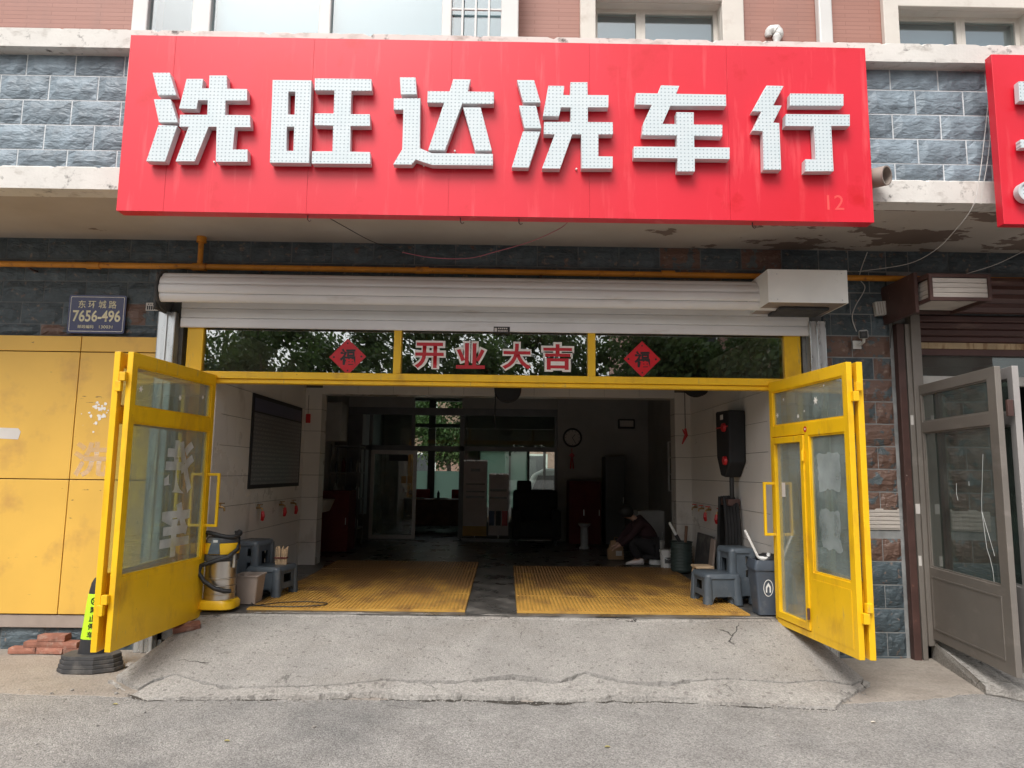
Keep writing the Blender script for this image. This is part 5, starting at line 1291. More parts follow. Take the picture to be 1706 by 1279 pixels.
# ------------------------------------------------------------------ grey bin with brush
BN = thing('waste_bin', 'slate grey waste bin with a white recycling emblem', 'waste bin', (2.79, 0.16, 0))
bx, by_ = 2.735, 0.12
MB().loft([rrect(bx, by_, 0.125, 0.105, 0.02, 0.0), rrect(bx, by_, 0.160, 0.135, 0.025, 0.46), rrect(bx, by_, 0.150, 0.125, 0.025, 0.46), rrect(bx, by_, 0.115, 0.095, 0.02, 0.02)]).build('body', M['bin'], BN, smooth=True)
MB().loft([rrect(bx, by_, 0.170, 0.145, 0.03, 0.445), rrect(bx, by_, 0.172, 0.147, 0.03, 0.475), rrect(bx, by_, 0.150, 0.130, 0.03, 0.545), rrect(bx, by_, 0.135, 0.115, 0.03, 0.545), rrect(bx, by_, 0.150, 0.125, 0.03, 0.475), rrect(bx, by_, 0.150, 0.125, 0.03, 0.445)], cap=False).build('lid_rim', M['bin'], BN, smooth=True)
mb = MB()
ez = 0.27
def bf(u, v, d): k = v / 0.46; return (bx - 0.03 + u, by_ - (0.105 + 0.03 * k) - 0.0015 + 0.001 * d, v)
mb.prism([(0.05 * math.cos(t * math.pi / 14), ez + 0.085 * math.sin(t * math.pi / 14)) for t in range(28)], [[(0.044 * math.cos(t * math.pi / 14), ez + 0.078 * math.sin(t * math.pi / 14)) for t in range(28)]], bf); mb.build('emblem', M['white_plastic'], BN)
mb = MB(); mb.prism([(-0.026, ez - 0.045), (-0.012, ez - 0.045), (-0.012, ez), (0.0, ez + 0.02), (0.012, ez), (0.012, ez - 0.045), (0.026, ez - 0.045), (0.026, ez + 0.01), (0.0, ez + 0.055), (-0.026, ez + 0.01)], [], bf); mb.build('emblem', M['white_plastic'], BN)
TBr = thing('toilet_brush', 'white long-handled curved brush leaning over the grey bin', 'brush', (2.7, 0.1, 0.5))
a, b = at(1241, 883, y=0.05), at(1263, 928, y=0.05)
MB().tube([a, b], 0.013, 8).build('handle', M['white_plastic'], TBr, smooth=True)
MB().tube([b, b + Vector((0.03, 0, -0.012)), b + Vector((0.075, 0, -0.012)), b + Vector((0.105, 0, 0.01)), b + Vector((0.112, 0, 0.045))], [0.014, 0.022, 0.024, 0.022, 0.018], 8).build('head', M['white_plastic'], TBr, smooth=True)
RG = thing('bin_liner', 'crumpled black liner bulging from the grey bin', 'bin liner', (bx, by_, 0.5))
mb = MB(); rg = []
for j, (r, z) in enumerate(((0.10, 0.48), (0.13, 0.55), (0.12, 0.585), (0.06, 0.60))):
    rg.append([(bx + 0.02 + (r + 0.02 * noise.noise((k * 0.9, j, 3))) * math.cos(2 * math.pi * k / 18), by_ + (r * 0.8 + 0.015 * noise.noise((k, j, 8))) * math.sin(2 * math.pi * k / 18), z + 0.02 * noise.noise((k * 0.8, j, 1))) for k in range(18)])
mb.loft(rg); mb.build('liner', M['black'], RG)
# little wooden stool
WS = thing('wooden_stool', 'small pale wooden stool behind the two-step stool', 'stool', (2.45, 1.35, 0))
wx, wy = 2.40, 1.32
MB().box(wx - 0.11, wx + 0.11, wy - 0.12, wy + 0.12, 0.30, 0.325).build('seat', M['wood'], WS, bevel=0.004)
for sx in (-1, 1):
    for sy in (-1, 1):
        MB().tube([(wx + sx * 0.08, wy + sy * 0.09, 0.30), (wx + sx * 0.115, wy + sy * 0.105, 0.015)], [0.018, 0.013], 6).build('leg', M['wood'], WS)

# ------------------------------------------------------------------ right wall: hose drum, hoses, taps, boards
HD = thing('hose_drum', 'black wall-mounted hose machine with red knobs on the white wall', 'hose machine', (2.78, 1.45, 1.3))
prof = [(0.98, 2.18), (1.52, 2.20), (1.50, 1.62), (1.36, 1.40), (1.20, 1.38), (1.00, 1.56)]
mb = MB(); mb.prism(prof, [], lambda u, v, d: (2.655 + 0.203 * d, u, v)); mb.build('body', M['black_fabric'], HD, bevel=0.025, seg=3)
MB().box(2.647, 2.6545, 1.02, 1.48, 1.98, 1.995).build('red_stripe', M['red_plastic'], HD)
for y, z in ((1.14, 1.98), (1.12, 1.58)):
    MB().lathe((2.65, y, z), [(0.05, -0.03), (0.055, 0.0), (0.05, 0.012)], 16, Matrix.Rotation(R(90), 3, 'Y')).build('knob', M['red_plastic'], HD)
MB().box(2.649, 2.6545, 1.20, 1.30, 2.08, 2.14).build('badge', M['paper'], HD)
HS = thing('wash_hose', 'dark loops of hose hanging below the black hose machine', 'hose', (2.75, 1.5, 0))
MB().box(2.70, 2.845, 1.22, 1.62, 1.04, 1.12).build('hook', M['brown_steel'], HS, bevel=0.01)
MB().tube([(2.76, 1.26, 1.42), (2.76, 1.26, 1.15), (2.76, 1.3, 1.10)], 0.028, 8).build('feed', M['black'], HS, smooth=True)
for k in range(5):
    y0 = 1.14 + k * 0.03; y1 = 1.74 - k * 0.035; zb = 0.05 + 0.03 * k; x = 2.80 - 0.028 * k
    pts = [(x, 1.35, 1.14), (x, y0 + 0.06, 1.05), (x, y0, 0.75), (x, y0 + 0.02, 0.3 + zb), (x, (y0 + y1) / 2 - 0.15, zb + 0.04), (x, (y0 + y1) / 2 + 0.15, zb + 0.04), (x, y1, 0.3 + zb), (x, y1 - 0.01, 0.75), (x, y1 - 0.07, 1.05), (x, 1.52, 1.14)]
    MB().tube(pts, 0.02, 7).build('loop', M['black_fabric'], HS, smooth=True)
def wall_tap(x, y, z, sgn, label, gloves, cloth):
    o = thing('wall_tap', label, 'tap', (x, y, z), 'taps on the bay walls')
    MB().tube([(x, y, z), (x + sgn * 0.05, y, z), (x + sgn * 0.075, y, z - 0.01), (x + sgn * 0.08, y, z - 0.045)], [0.013, 0.013, 0.012, 0.010], 8).build('spout', M['brass'], o, smooth=True)
    MB().tube([(x + sgn * 0.035, y, z), (x + sgn * 0.035, y, z + 0.035)], 0.007, 6).build('stem', M['brass'], o)
    MB().box(x + sgn * 0.015, x + sgn * 0.075, y - 0.02, y + 0.02, z + 0.035, z + 0.047).build('handle', cloth, o, bevel=0.003)
    if gloves:
        MB().tube([(x + sgn * 0.08, y, z - 0.04), (x + sgn * 0.09, y - 0.01, z - 0.10), (x + sgn * 0.075, y + 0.01, z - 0.15)], [0.02, 0.026, 0.02], 8).build('red_sleeve', M['red_plastic'], o, smooth=True)
wall_tap(XL, 0.34, 1.0, 1, 'lone tap nearest the open yellow door on the price board wall', False, M['brass'])
wall_tap(XL, 1.56, 0.93, 1, 'brass tap with a red sleeve under the near edge of the price board', True, M['brass'])
wall_tap(XL, 2.45, 0.93, 1, 'brass tap under the middle of the price board', True, M['brass'])
wall_tap(XL, 2.98, 0.93, 1, 'brass tap closest to the pillar under the price board', True, M['brass'])
for y, lab in ((3.2, 'red-handled tap closest to the pillar behind the hose machine'), (2.85, 'red-handled tap second from the pillar on the hose wall'), (2.5, 'red-handled tap third from the pillar on the hose wall'), (1.98, 'red-handled tap right beside the hanging hose')):
    wall_tap(XR, y, 0.93, -1, lab, y in (2.5, 1.98), M['red_plastic'])
PB = thing('price_board', 'tall dark framed price board on the white wall', 'board', (XL, 2.2, 1.17))
MB().box(XL, XL + 0.018, 1.20, 3.28, 1.17, 2.33).build('frame', M['black'], PB)
MB().box(XL + 0.0182, XL + 0.021, 1.25, 3.23, 1.22, 2.10).build('print', M['price_board'], PB)
MB().box(XL + 0.0182, XL + 0.021, 1.25, 3.23, 2.12, 2.28).build('heading', mat('board_heading', (0.07, 0.07, 0.12), 0.4), PB)
EX = thing('hanging_tag', 'small red tag hanging on the pillar edge by the price board', 'tag', (-2.95, 3.45, 2.05))
MB().box(-3.06, -2.99, 3.47, 3.495, 2.12, 2.26).build('tag', M['red_plastic'], EX, bevel=0.008)
MB().tube([(-3.03, 3.48, 2.26), (-3.03, 3.48, 2.55)], 0.004, 5).build('cord', M['wire_dark'], EX)
# cord and trigger gun hanging by the right pillar
HC = thing('hanging_spray_gun', 'red spray gun hanging on a thin cord by the pillar', 'spray gun', (2.7, 3.0, 1.9))
c = at(1142, 725, y=3.0)
MB().tube([(c.x, 3.0, 3.3), (c.x, 3.0, c.z + 0.08)], 0.006, 5).build('cord', M['wire_dark'], HC)
MB().tube([c + Vector((0, 0, 0.10)), c + Vector((0.01, 0, 0.0)), c + Vector((-0.02, 0, -0.06)), c + Vector((-0.05, 0, -0.13))], [0.016, 0.028, 0.02, 0.008], 8).build('gun', M['red_plastic'], HC, smooth=True)
MB().tube([c + Vector((-0.01, 0, 0.02)), c + Vector((-0.04, 0, 0.09))], [0.012, 0.008], 6).build('trigger', M['red_plastic'], HC)
CR = thing('ceiling_reel', 'dark hose reel hanging from the ceiling under the beam', 'hose reel', (0.04, 3.0, 2.45))
c = at(847, 645, y=3.0); rz = 2.62
mb = MB(); mb.lathe((0.03, 2.95, rz), [(0.19, -0.09), (0.20, -0.08), (0.20, -0.06), (0.16, -0.05), (0.16, 0.05), (0.20, 0.06), (0.20, 0.08), (0.19, 0.09)], 28, Matrix.Rotation(R(90), 3, 'X')); mb.build('drum', M['black'], CR, smooth=True)
MB().box(-0.01, 0.07, 2.84, 3.06, rz + 0.17, 3.4).build('bracket', M['brown_steel'], CR)
MB().tube([(-0.15, 2.95, rz - 0.05), (-0.155, 2.95, 2.2), (-0.15, 2.95, 2.05)], 0.011, 7).build('hose_end', M['black'], CR)
c2 = at(1160, 652, y=2.6)
CR2 = thing('ceiling_reel', 'second dark reel on the ceiling above the hose machine', 'hose reel', (c2.x, 2.6, 2.5))
mb = MB(); mb.lathe((c2.x, 2.6, c2.z + 0.12), [(0.19, -0.07), (0.20, -0.05), (0.17, 0.0), (0.20, 0.05), (0.19, 0.07)], 26, Matrix.Rotation(R(90), 3, 'X')); mb.build('drum', M['black'], CR2, smooth=True)
MB().box(c2.x - 0.04, c2.x + 0.04, 2.5, 2.7, c2.z + 0.29, 3.4).build('bracket', M['brown_steel'], CR2)
# leaning boards, barrel, buckets
LBd = thing('leaning_board', 'dark flat board leaning on the white wall beside the barrel', 'board', (2.8, 2.2, 0))
rot = Matrix.Rotation(R(7), 3, 'Y')
MB().obox((2.73, 2.45, 0.30), 0.03, 0.75, 0.60, rot).build('panel', M['black_soft'], LBd, bevel=0.004)
LB2 = tag(MB().obox((2.70, 1.98, 0.29), 0.025, 0.18, 0.58, rot).build('leaning_plank', M['beige'], None, bevel=0.004), 'narrow pale plank leaning beside the dark board', 'plank')
BR = thing('ribbed_barrel', 'dark green ribbed barrel with tools standing by the pillar', 'barrel', (2.6, 3.1, 0))
prof = [(0.135, 0.01)]
for k in range(9): prof += [(0.150, 0.03 + k * 0.044), (0.155, 0.04 + k * 0.044), (0.155, 0.055 + k * 0.044), (0.150, 0.065 + k * 0.044)]
prof += [(0.165, 0.43), (0.165, 0.44), (0.150, 0.44), (0.14, 0.05)]
MB().lathe((2.59, 3.12, 0), prof, 28).build('body', mat('green_barrel', (0.045, 0.065, 0.058), 0.5), BR, smooth=True)
TL = thing('scraper', 'pale-edged scraper sticking out of the ribbed barrel', 'tool', (2.55, 3.1, 0.4))
MB().obox((2.50, 3.12, 0.56), 0.035, 0.012, 0.34, Matrix.Rotation(R(-28), 3, 'Y')).build('blade', M['white_plastic'], TL)
MB().obox((2.56, 3.12, 0.45), 0.05, 0.03, 0.18, Matrix.Rotation(R(-28), 3, 'Y')).build('grip', M['black'], TL)
TL2 = tag(MB().tube([(2.64, 3.15, 0.2), (2.68, 3.15, 0.66)], [0.018, 0.024], 8).build('wooden_stick', M['brown_wood'], None), 'stubby wooden stick standing in the ribbed barrel', 'tool')
def bucket(label, x, y, r, h):
    o = thing('white_bucket', label, 'bucket', (x, y, 0), 'white buckets beside the barrel')
    MB().lathe((x, y, 0.004), [(r * 0.85, 0), (r, h * 0.9), (r, h), (r * 0.93, h), (r * 0.8, 0.02)], 24).build('body', M['white_plastic'], o, smooth=True)
    MB().lathe((x, y, 0.004), [(r * 1.06, h * 0.88), (r * 1.07, h * 0.93), (r * 1.06, h)], 24).build('rim', M['white_plastic'], o, smooth=True)
    MB().box(x - r * 0.5, x + r * 0.5, y - r * 0.97, y - r * 0.93, h * 0.3, h * 0.62).build('label', M['shelf_steel'], o)
    MB().tube([(x - r * 1.04, y, h * 0.9), (x - r * 0.7, y - r * 1.0, h * 0.62), (x, y - r * 1.25, h * 0.5), (x + r * 0.7, y - r * 1.0, h * 0.62), (x + r * 1.04, y, h * 0.9)], 0.004, 5).build('handle', M['galv'], o)
bucket('taller white bucket with a dark label behind the other', 2.40, 3.98, 0.13, 0.36)
bucket('shorter white bucket in front by the barrel', 2.47, 3.55, 0.10, 0.27)

# ------------------------------------------------------------------ things deeper in the bay
def cab(name, label, cat, x0, x1, y0, y1, z0, z1, m, doors=2, dm=None):
    o = thing(name, label, cat, ((x0 + x1) / 2, (y0 + y1) / 2, z0))
    MB().box(x0, x1, y0, y1, z0, z1).build('body', m, o, bevel=0.012)
    for k in range(doors):
        a = x0 + 0.015 + (x1 - x0 - 0.03) * k / doors; b = x0 + 0.015 + (x1 - x0 - 0.03) * (k + 1) / doors
        d = MB().box(a + 0.006, b - 0.006, y0 - 0.012, y0 - 0.001, z0 + 0.05, z1 - 0.05).build('door', dm or m, o, bevel=0.004)
        MB().box(b - 0.035, b - 0.022, y0 - 0.028, y0 - 0.012, (z0 + z1) / 2 - 0.06, (z0 + z1) / 2 + 0.06).build('handle', M['galv'], d)
    return o
cab('white_cabinet', 'low off-white cabinet behind the crouching person', 'cabinet', 2.22, 2.66, 4.5, 5.0, 0.0, 0.80, mat('dull_white_cabinet', (0.34, 0.33, 0.32), 0.5), 1)
WR = thing('wall_rack', 'white wire rack with square openings on the inner wall', 'rack', (2.95, 5.0, 1.2))
mb = MB()
for y in (4.6, 5.6): MB().box(2.98, 3.01, y - 0.015, y + 0.015, 1.10, 2.0).build('upright', M['white_plastic'], WR)
for z in (1.10, 1.40, 1.70, 1.985): MB().box(2.98, 3.01, 4.615, 5.585, z, z + 0.02).build('crossbar', M['white_plastic'], WR)
TP = thing('pink_towel', 'dull pink towel hanging on the inner wall above the buckets', 'towel', (3.0, 4.3, 0.5))
mb = MB(); vs, fs = [], []
for i in range(13):
    for j in range(7):
        vs.append((2.97 - 0.02 * math.sin(i * 1.3) - 0.012, 4.05 + i * 0.03, 1.05 - j * 0.1 + 0.01 * math.sin(i)))
for i in range(12):
    for j in range(6): a = i * 7 + j; fs.append((a, a + 1, a + 8, a + 7))
mb.add(vs, fs); tw = mb.build('cloth', mat('pink_towel', (0.22, 0.08, 0.10), 0.9), TP); tw.modifiers.new('solid', 'SOLIDIFY').thickness = 0.012
MB().box(2.95, 3.045, 4.03, 4.43, 1.05, 1.08).build('rail', M['galv'], TP)
# clock
CK = thing('wall_clock', 'round black-rimmed wall clock on the dim back wall', 'clock', (1.43, 7.66, 2.15))
cc = Vector((1.43, 7.69, 2.155))
ax_ = Matrix.Rotation(R(90), 3, 'X')
MB().lathe(cc, [(0.165, 0.0), (0.205, 0.0), (0.205, 0.035), (0.185, 0.04), (0.165, 0.03)], 36, ax_, cap=False).build('rim', M['black'], CK, smooth=True)
MB().lathe(cc, [(0.172, 0.004), (0.172, 0.012)], 36, ax_).build('face', M['paper'], CK)
for ang, L_ in ((40, 0.09), (150, 0.13)):
    MB().obox(cc + Vector((math.sin(R(ang)) * L_ / 2, -0.016, math.cos(R(ang)) * L_ / 2)), 0.01, 0.003, L_, Matrix.Rotation(R(ang), 3, 'Y')).build('hand', M['black'], CK)
for k in range(12):
    a = k * math.pi / 6; MB().obox(cc + Vector((math.sin(a) * 0.145, -0.0145, math.cos(a) * 0.145)), 0.008, 0.003, 0.025, Matrix.Rotation(a, 3, 'Y')).build('hour_mark', M['black'], CK)
KN = thing('red_knot', 'red ornamental knot hanging below the round clock', 'ornament', (1.43, 7.66, 1.6))
MB().obox((1.42, 7.675, 1.78), 0.09, 0.02, 0.09, Matrix.Rotation(R(45), 3, 'Y')).build('knot', M['red_plastic'], KN, bevel=0.01)
MB().tube([(1.42, 7.68, 1.85), (1.42, 7.68, 1.93)], 0.008, 6).build('cord', M['red_plastic'], KN)
for dx in (-0.03, 0.03): MB().tube([(1.42 + dx * 0.4, 7.675, 1.72), (1.42 + dx, 7.675, 1.5)], [0.012, 0.018], 6).build('tassel', M['red_plastic'], KN)
cab('red_cabinet', 'dark red waist-high cabinet under the clock', 'cabinet', 1.30, 1.95, 7.0, 7.6, 0.0, 1.25, M['red_cloth'], 2)
ES = thing('lit_sign', 'small pale rectangular sign on a black box near the ceiling', 'sign', (2.5, 7.6, 2.4))
MB().box(2.40, 2.75, 7.60, 7.69, 2.36, 2.56).build('case', M['black'], ES, bevel=0.01)
MB().box(2.43, 2.72, 7.594, 7.5995, 2.40, 2.53).build('face', M['paper'], ES)
SF = thing('black_armchair', 'bulky black upholstered armchair in front of the glass partition', 'armchair', (0.63, 7.0, 0))
MB().box(0.18, 1.10, 6.75, 7.5, 0.12, 0.45).build('seat', M['black_fabric'], SF, bevel=0.06, seg=3)
MB().box(0.18, 1.10, 7.35, 7.62, 0.3, 1.05).build('backrest', M['black_fabric'], SF, bevel=0.07, seg=3)
for x in (0.16, 0.95): MB().box(x, x + 0.17, 6.72, 7.4, 0.1, 0.68).build('armrest', M['black_fabric'], SF, bevel=0.05, seg=3)
MB().box(0.26, 0.56, 7.36, 7.56, 1.02, 1.24).build('headrest', M['black_fabric'], SF, bevel=0.04, seg=3)
for x in (0.25, 1.02):
    for y in (6.8, 7.5): MB().box(x - 0.025, x + 0.025, y - 0.025, y + 0.025, -0.012, 0.14).build('foot', M['black'], SF)
def stand_board(name, label, x0, x1, z0, z1, y, bands):
    o = thing(name, label, 'display stand', ((x0 + x1) / 2, y, 0))
    MB().box(x0, x1, y, y + 0.012, z0, z1).build('panel', M['paper'] if False else mat('faded_print', (0.55, 0.49, 0.49), 0.6, var=0.1, vs=3), o)
    MB().box(x0 - 0.02, x1 + 0.02, y - 0.06, y + 0.08, -0.01, 0.06).build('foot', M['shelf_steel'], o)
    MB().tube([((x0 + x1) / 2, y + 0.03, 0.05), ((x0 + x1) / 2, y + 0.03, z1)], 0.012, 6).build('pole', M['galv'], o)
    MB().box(x0 - 0.005, x1 + 0.005, y - 0.004, y + 0.016, z1, z1 + 0.025).build('top_rail', M['galv'], o)
    for c_, a, b, p, q in bands: MB().box(x0 + (x1 - x0) * a, x0 + (x1 - x0) * b, y - 0.0025, y - 0.0005, z0 + (z1 - z0) * p, z0 + (z1 - z0) * q).build('print', c_, o)
bl_, rd_, yl_ = mat('blue_print', (0.03, 0.06, 0.14), 0.5), M['letter_red'], mat('ochre_print', (0.40, 0.22, 0.03), 0.5)
stand_board('banner_stand', 'tall faded banner stand with a yellow foot beside the office door', -0.85, -0.36, 0.10, 1.63, 7.45, [(yl_, 0, 1, 0.0, 0.13), (M['shelf_steel'], 0.1, 0.9, 0.5, 0.53), (M['shelf_steel'], 0.1, 0.9, 0.58, 0.60), (M['shelf_steel'], 0.1, 0.9, 0.68, 0.70), (M['shelf_steel'], 0.3, 0.7, 0.86, 0.90)])
stand_board('poster_stand', 'shorter poster stand with three coloured squares beside the banner', -0.32, 0.09, 0.12, 1.36, 7.40, [(bl_, 0.03, 0.30, 0.16, 0.40), (M['black'], 0.36, 0.62, 0.16, 0.40), (rd_, 0.68, 0.95, 0.16, 0.40), (M['shelf_steel'], 0.05, 0.9, 0.72, 0.76), (M['shelf_steel'], 0.05, 0.9, 0.60, 0.63)])
# left alcove: shelf, water heater, bench, hanging tools
WH = thing('water_heater', 'white boxy water heater high on the inner wall', 'water heater', (-3.1, 5.6, 2.0))
MB().box(-3.359, -2.93, 5.3, 5.72, 1.92, 2.62).build('case', mat('dull_white_enamel', (0.38, 0.38, 0.37), 0.4), WH, bevel=0.02)
MB().tube([(-3.1, 5.5, 1.92), (-3.1, 5.5, 1.6)], 0.012, 6).build('pipe', M['galv'], WH)
SH = thing('metal_shelf', 'dark metal shelf rack with bottles beside the sliding door', 'shelf', (-3.0, 6.5, 0))
for x in (-3.33, -2.80):
    for y in (6.2, 6.75): MB().box(x, x + 0.03, y, y + 0.03, -0.012, 1.9).build('upright', M['shelf_steel'], SH)
for z in (0.3, 0.85, 1.35, 1.85): MB().box(-3.33, -2.77, 6.19, 6.79, z, z + 0.025).build('shelf_board', M['shelf_steel'], SH)
random.seed(11)
for zi, z in enumerate((0.325, 0.875, 1.375)):
    for k in range(4):
        x = -3.24 + k * 0.14; r = random.uniform(0.03, 0.045); h = random.uniform(0.18, 0.3)
        cm, cn = random.choice([(M['white_plastic'], 'white'), (M['bin'], 'slate'), (M['red_cloth'], 'dull red'), (M['beige'], 'beige')])
        o = MB().lathe((x, 6.35, z), [(r, 0), (r, h * 0.7), (r * 0.4, h * 0.85), (r * 0.4, h)], 14).build('bottle', cm, None, smooth=True)
        tag(o, '%s plastic bottle on the %s shelf of the dark rack, %s from the wall' % (cn, ('lowest', 'middle', 'upper')[zi], ('first', 'second', 'third', 'fourth')[k]), 'bottle', 'bottles on the dark rack')
WB = thing('wash_basin', 'pale wall basin with a dark bracket by the pillar', 'basin', (-3.1, 4.6, 0.8))
MB().loft([rrect(-3.12, 4.6, 0.16, 0.26, 0.06, 0.72), rrect(-3.12, 4.6, 0.235, 0.34, 0.06, 0.92), rrect(-3.12, 4.6, 0.21, 0.31, 0.06, 0.92), rrect(-3.12, 4.6, 0.13, 0.22, 0.06, 0.76)]).build('bowl', M['offwhite'], WB, smooth=True)
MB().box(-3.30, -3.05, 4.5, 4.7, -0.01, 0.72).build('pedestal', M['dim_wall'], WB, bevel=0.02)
MB().tube([(-3.3, 4.6, 0.92), (-3.3, 4.6, 1.1), (-3.18, 4.6, 1.1), (-3.18, 4.6, 1.04)], 0.014, 8).build('tap', M['galv'], WB)
RC = cab('red_tool_chest', 'dark red tool chest standing under the water heater', 'tool chest', -3.2, -2.72, 5.2, 5.8, 0.0, 1.05, M['red_cloth'], 1)
SLP = thing('floor_pedestal', 'slim white pedestal on the dark floor near the red cabinet', 'pedestal', (1.55, 6.2, 0))
MB().lathe((1.52, 6.2, 0), [(0.10, 0), (0.10, 0.03), (0.075, 0.06), (0.075, 0.40), (0.12, 0.44), (0.12, 0.47)], 20).build('column', mat('dull_white', (0.30, 0.30, 0.30), 0.5), SLP, smooth=True)
MC2 = cab('slim_machine', 'tall narrow grey machine against the dim back wall', 'machine', 2.05, 2.45, 7.1, 7.65, 0.0, 1.75, mat('dark_grey_machine', (0.09, 0.09, 0.09), 0.5), 1)

# office desk, chairs, seen through the doorway
DK = thing('office_desk', 'brown wooden office desk behind the open doorway', 'desk', (-1.6, 10.2, 0))
MB().box(-2.5, -0.9, 9.8, 10.6, 0.70, 0.74).build('desktop', M['brown_wood'], DK, bevel=0.005)
MB().box(-2.45, -0.95, 9.86, 9.89, 0.12, 0.70).build('modesty_panel', M['brown_wood'], DK)
for x in (-2.45, -1.0): MB().box(x, x + 0.05, 9.9, 10.55, -0.012, 0.70).build('side', M['brown_wood'], DK)
def chair(label, x, y):
    o = thing('red_chair', label, 'chair', (x, y, 0), 'red chairs round the desk')
    MB().box(x - 0.22, x + 0.22, y - 0.22, y + 0.22, 0.42, 0.50).build('seat', M['red_plastic'], o, bevel=0.03)
    MB().box(x - 0.22, x + 0.22, y + 0.18, y + 0.24, 0.5, 0.95).build('backrest', M['red_plastic'], o, bevel=0.03)
    for sx in (-1, 1):
        for sy in (-1, 1): MB().tube([(x + sx * 0.19, y + sy * 0.19, 0.43), (x + sx * 0.21, y + sy * 0.21, -0.012)], 0.014, 6).build('leg', M['galv'], o)
chair('red office chair at the end of the desk near the sliding door', -2.15, 11.0)
chair('red office chair at the other end of the desk', -1.15, 11.0)
for i, (x, y, lab) in enumerate(((-2.1, 10.1, 'loose white papers near the sliding-door end of the desk'), (-1.55, 10.0, 'small stack of white papers in the middle of the desk'))):
    tag(MB().obox((x, y, 0.755), 0.28, 0.2, 0.03, Matrix.Rotation(R(20 + 30 * i), 3, 'Z')).build('paper_stack', M['paper'], None), lab, 'papers')
tag(MB().lathe((-1.62, 10.2, 0.741), [(0.035, 0), (0.035, 0.14), (0.015, 0.17), (0.015, 0.2)], 14).build('desk_bottle', M['bin'], None, smooth=True), 'dark bottle standing on the office desk', 'bottle')

# ------------------------------------------------------------------ crouching person
def skin_mesh(name, verts, edges, radii, m, parent=None, sub=2):
    me = bpy.data.meshes.new(name); me.from_pydata([tuple(v) for v in verts], edges, []); me.materials.append(m)
    o = bpy.data.objects.new(name, me); COL.objects.link(o); parent_to(o, parent)
    md = o.modifiers.new('skin', 'SKIN'); md.use_smooth_shade = True
    if not me.skin_vertices: me.skin_vertices.new()
    for sv, r in zip(me.skin_vertices[0].data, radii): sv.radius = (r, r) if not isinstance(r, tuple) else r
    me.skin_vertices[0].data[0].use_root = True
    s = o.modifiers.new('sub', 'SUBSURF'); s.levels = sub; s.render_levels = sub
    return o
pxo, pyo = 2.18, 4.0
def PV(x, y, z): return (pxo + x, pyo + y, z)
bv = [PV(.14, 0, .30), PV(.09, 0, .45), PV(.0, 0, .62), PV(-.09, 0, .70), PV(-.16, 0, .74), PV(-.22, 0, .77), PV(-.26, 0, .80),          # 0 pelvis .. 6 head
      PV(.10, -.10, .28), PV(-.22, -.13, .40), PV(-.06, -.12, .09), PV(-.18, -.12, .035),                                              # near leg 7-10
      PV(.10, .10, .28), PV(-.18, .13, .42), PV(.06, .12, .09), PV(-.06, .12, .035),                                                   # far leg 11-14
      PV(-.05, -.17, .65), PV(-.20, -.22, .45), PV(-.36, -.14, .30), PV(-.41, -.12, .26),                                              # near arm 15-18
      PV(-.05, .17, .65), PV(-.22, .20, .46), PV(-.37, .08, .30), PV(-.42, .07, .26)]                                                  # far arm 19-22
be = [(0, 1), (1, 2), (2, 3), (3, 4), (4, 5), (5, 6), (0, 7), (7, 8), (8, 9), (9, 10), (0, 11), (11, 12), (12, 13), (13, 14), (2, 15), (15, 16), (16, 17), (17, 18), (2, 19), (19, 20), (20, 21), (21, 22)]
br_ = [.09, .08, .085, .06, .05, .085, .08, .09, .065, .04, .035, .09, .065, .04, .035, .055, .042, .03, .028, .055, .042, .03, .028]
for hand, sgn in ((18, -1), (22, 1)):
    base = Vector(bv[hand])
    for k in range(5):
        d = Vector((-0.05, (k - 2) * 0.012, -0.02 if k else 0.02)); i = len(bv)
        bv += [tuple(base + d * 0.9), tuple(base + d * 1.5 + Vector((0.0, 0, -0.02)))]; be += [(hand, i), (i, i + 1)]; br_ += [.009, .008]
PS = skin_mesh('person', bv, be, br_, M['skin'])
tag(PS, 'person in dark clothes and white sneakers crouching over a paper bag', 'person')
jv = [0, 1, 2, 3, 15, 16, 17, 19, 20, 21]
idx = {v: i for i, v in enumerate(jv)}
skin_mesh('jacket', [bv[i] for i in jv], [(idx[a], idx[b]) for a, b in be if a in idx and b in idx], [.175, .17, .175, .11, .075, .062, .048, .075, .062, .048], M['maroon_cloth'], PS)
tv = [0, 7, 8, 9, 11, 12, 13]; idx = {v: i for i, v in enumerate(tv)}
skin_mesh('trousers', [bv[i] for i in tv], [(idx[a], idx[b]) for a, b in be if a in idx and b in idx], [.18, .125, .095, .06, .125, .095, .06], M['dark_cloth'], PS)
hd = Vector(bv[5]) + Vector((-0.02, 0, 0.01))
mb = MB(); rg = []
for j in range(8):
    t = j / 7 * math.pi * 0.7
    rg.append([tuple(hd + Vector((-0.005, 0, 0.02)) + Vector((0.122 * math.sin(t + 0.05) * math.cos(a), 0.118 * math.sin(t + 0.05) * math.sin(a), 0.118 * math.cos(t)))) for a in [2 * math.pi * k / 18 for k in range(18)]])
mb.loft(rg); mb.build('hair', M['hair'], PS, smooth=True)
for y, x in ((-.12, -.10), (.12, .02)):
    c = Vector(PV(x, y, 0)); rg = []
    for (dx, hw, hz) in ((0.10, 0.030, 0.09), (0.08, 0.040, 0.105), (0.02, 0.044, 0.10), (-0.06, 0.048, 0.075), (-0.13, 0.046, 0.055), (-0.17, 0.030, 0.035)):
        rg.append([tuple(c + Vector((dx, hw * math.cos(a), max(0.0, hz / 2 + hz / 2 * math.sin(a))))) for a in [2 * math.pi * k / 12 for k in range(12)]])
    sh = MB().loft(rg).build('shoe', M['sneaker'], PS, smooth=True)
c = at(1026, 931, z=0.0)
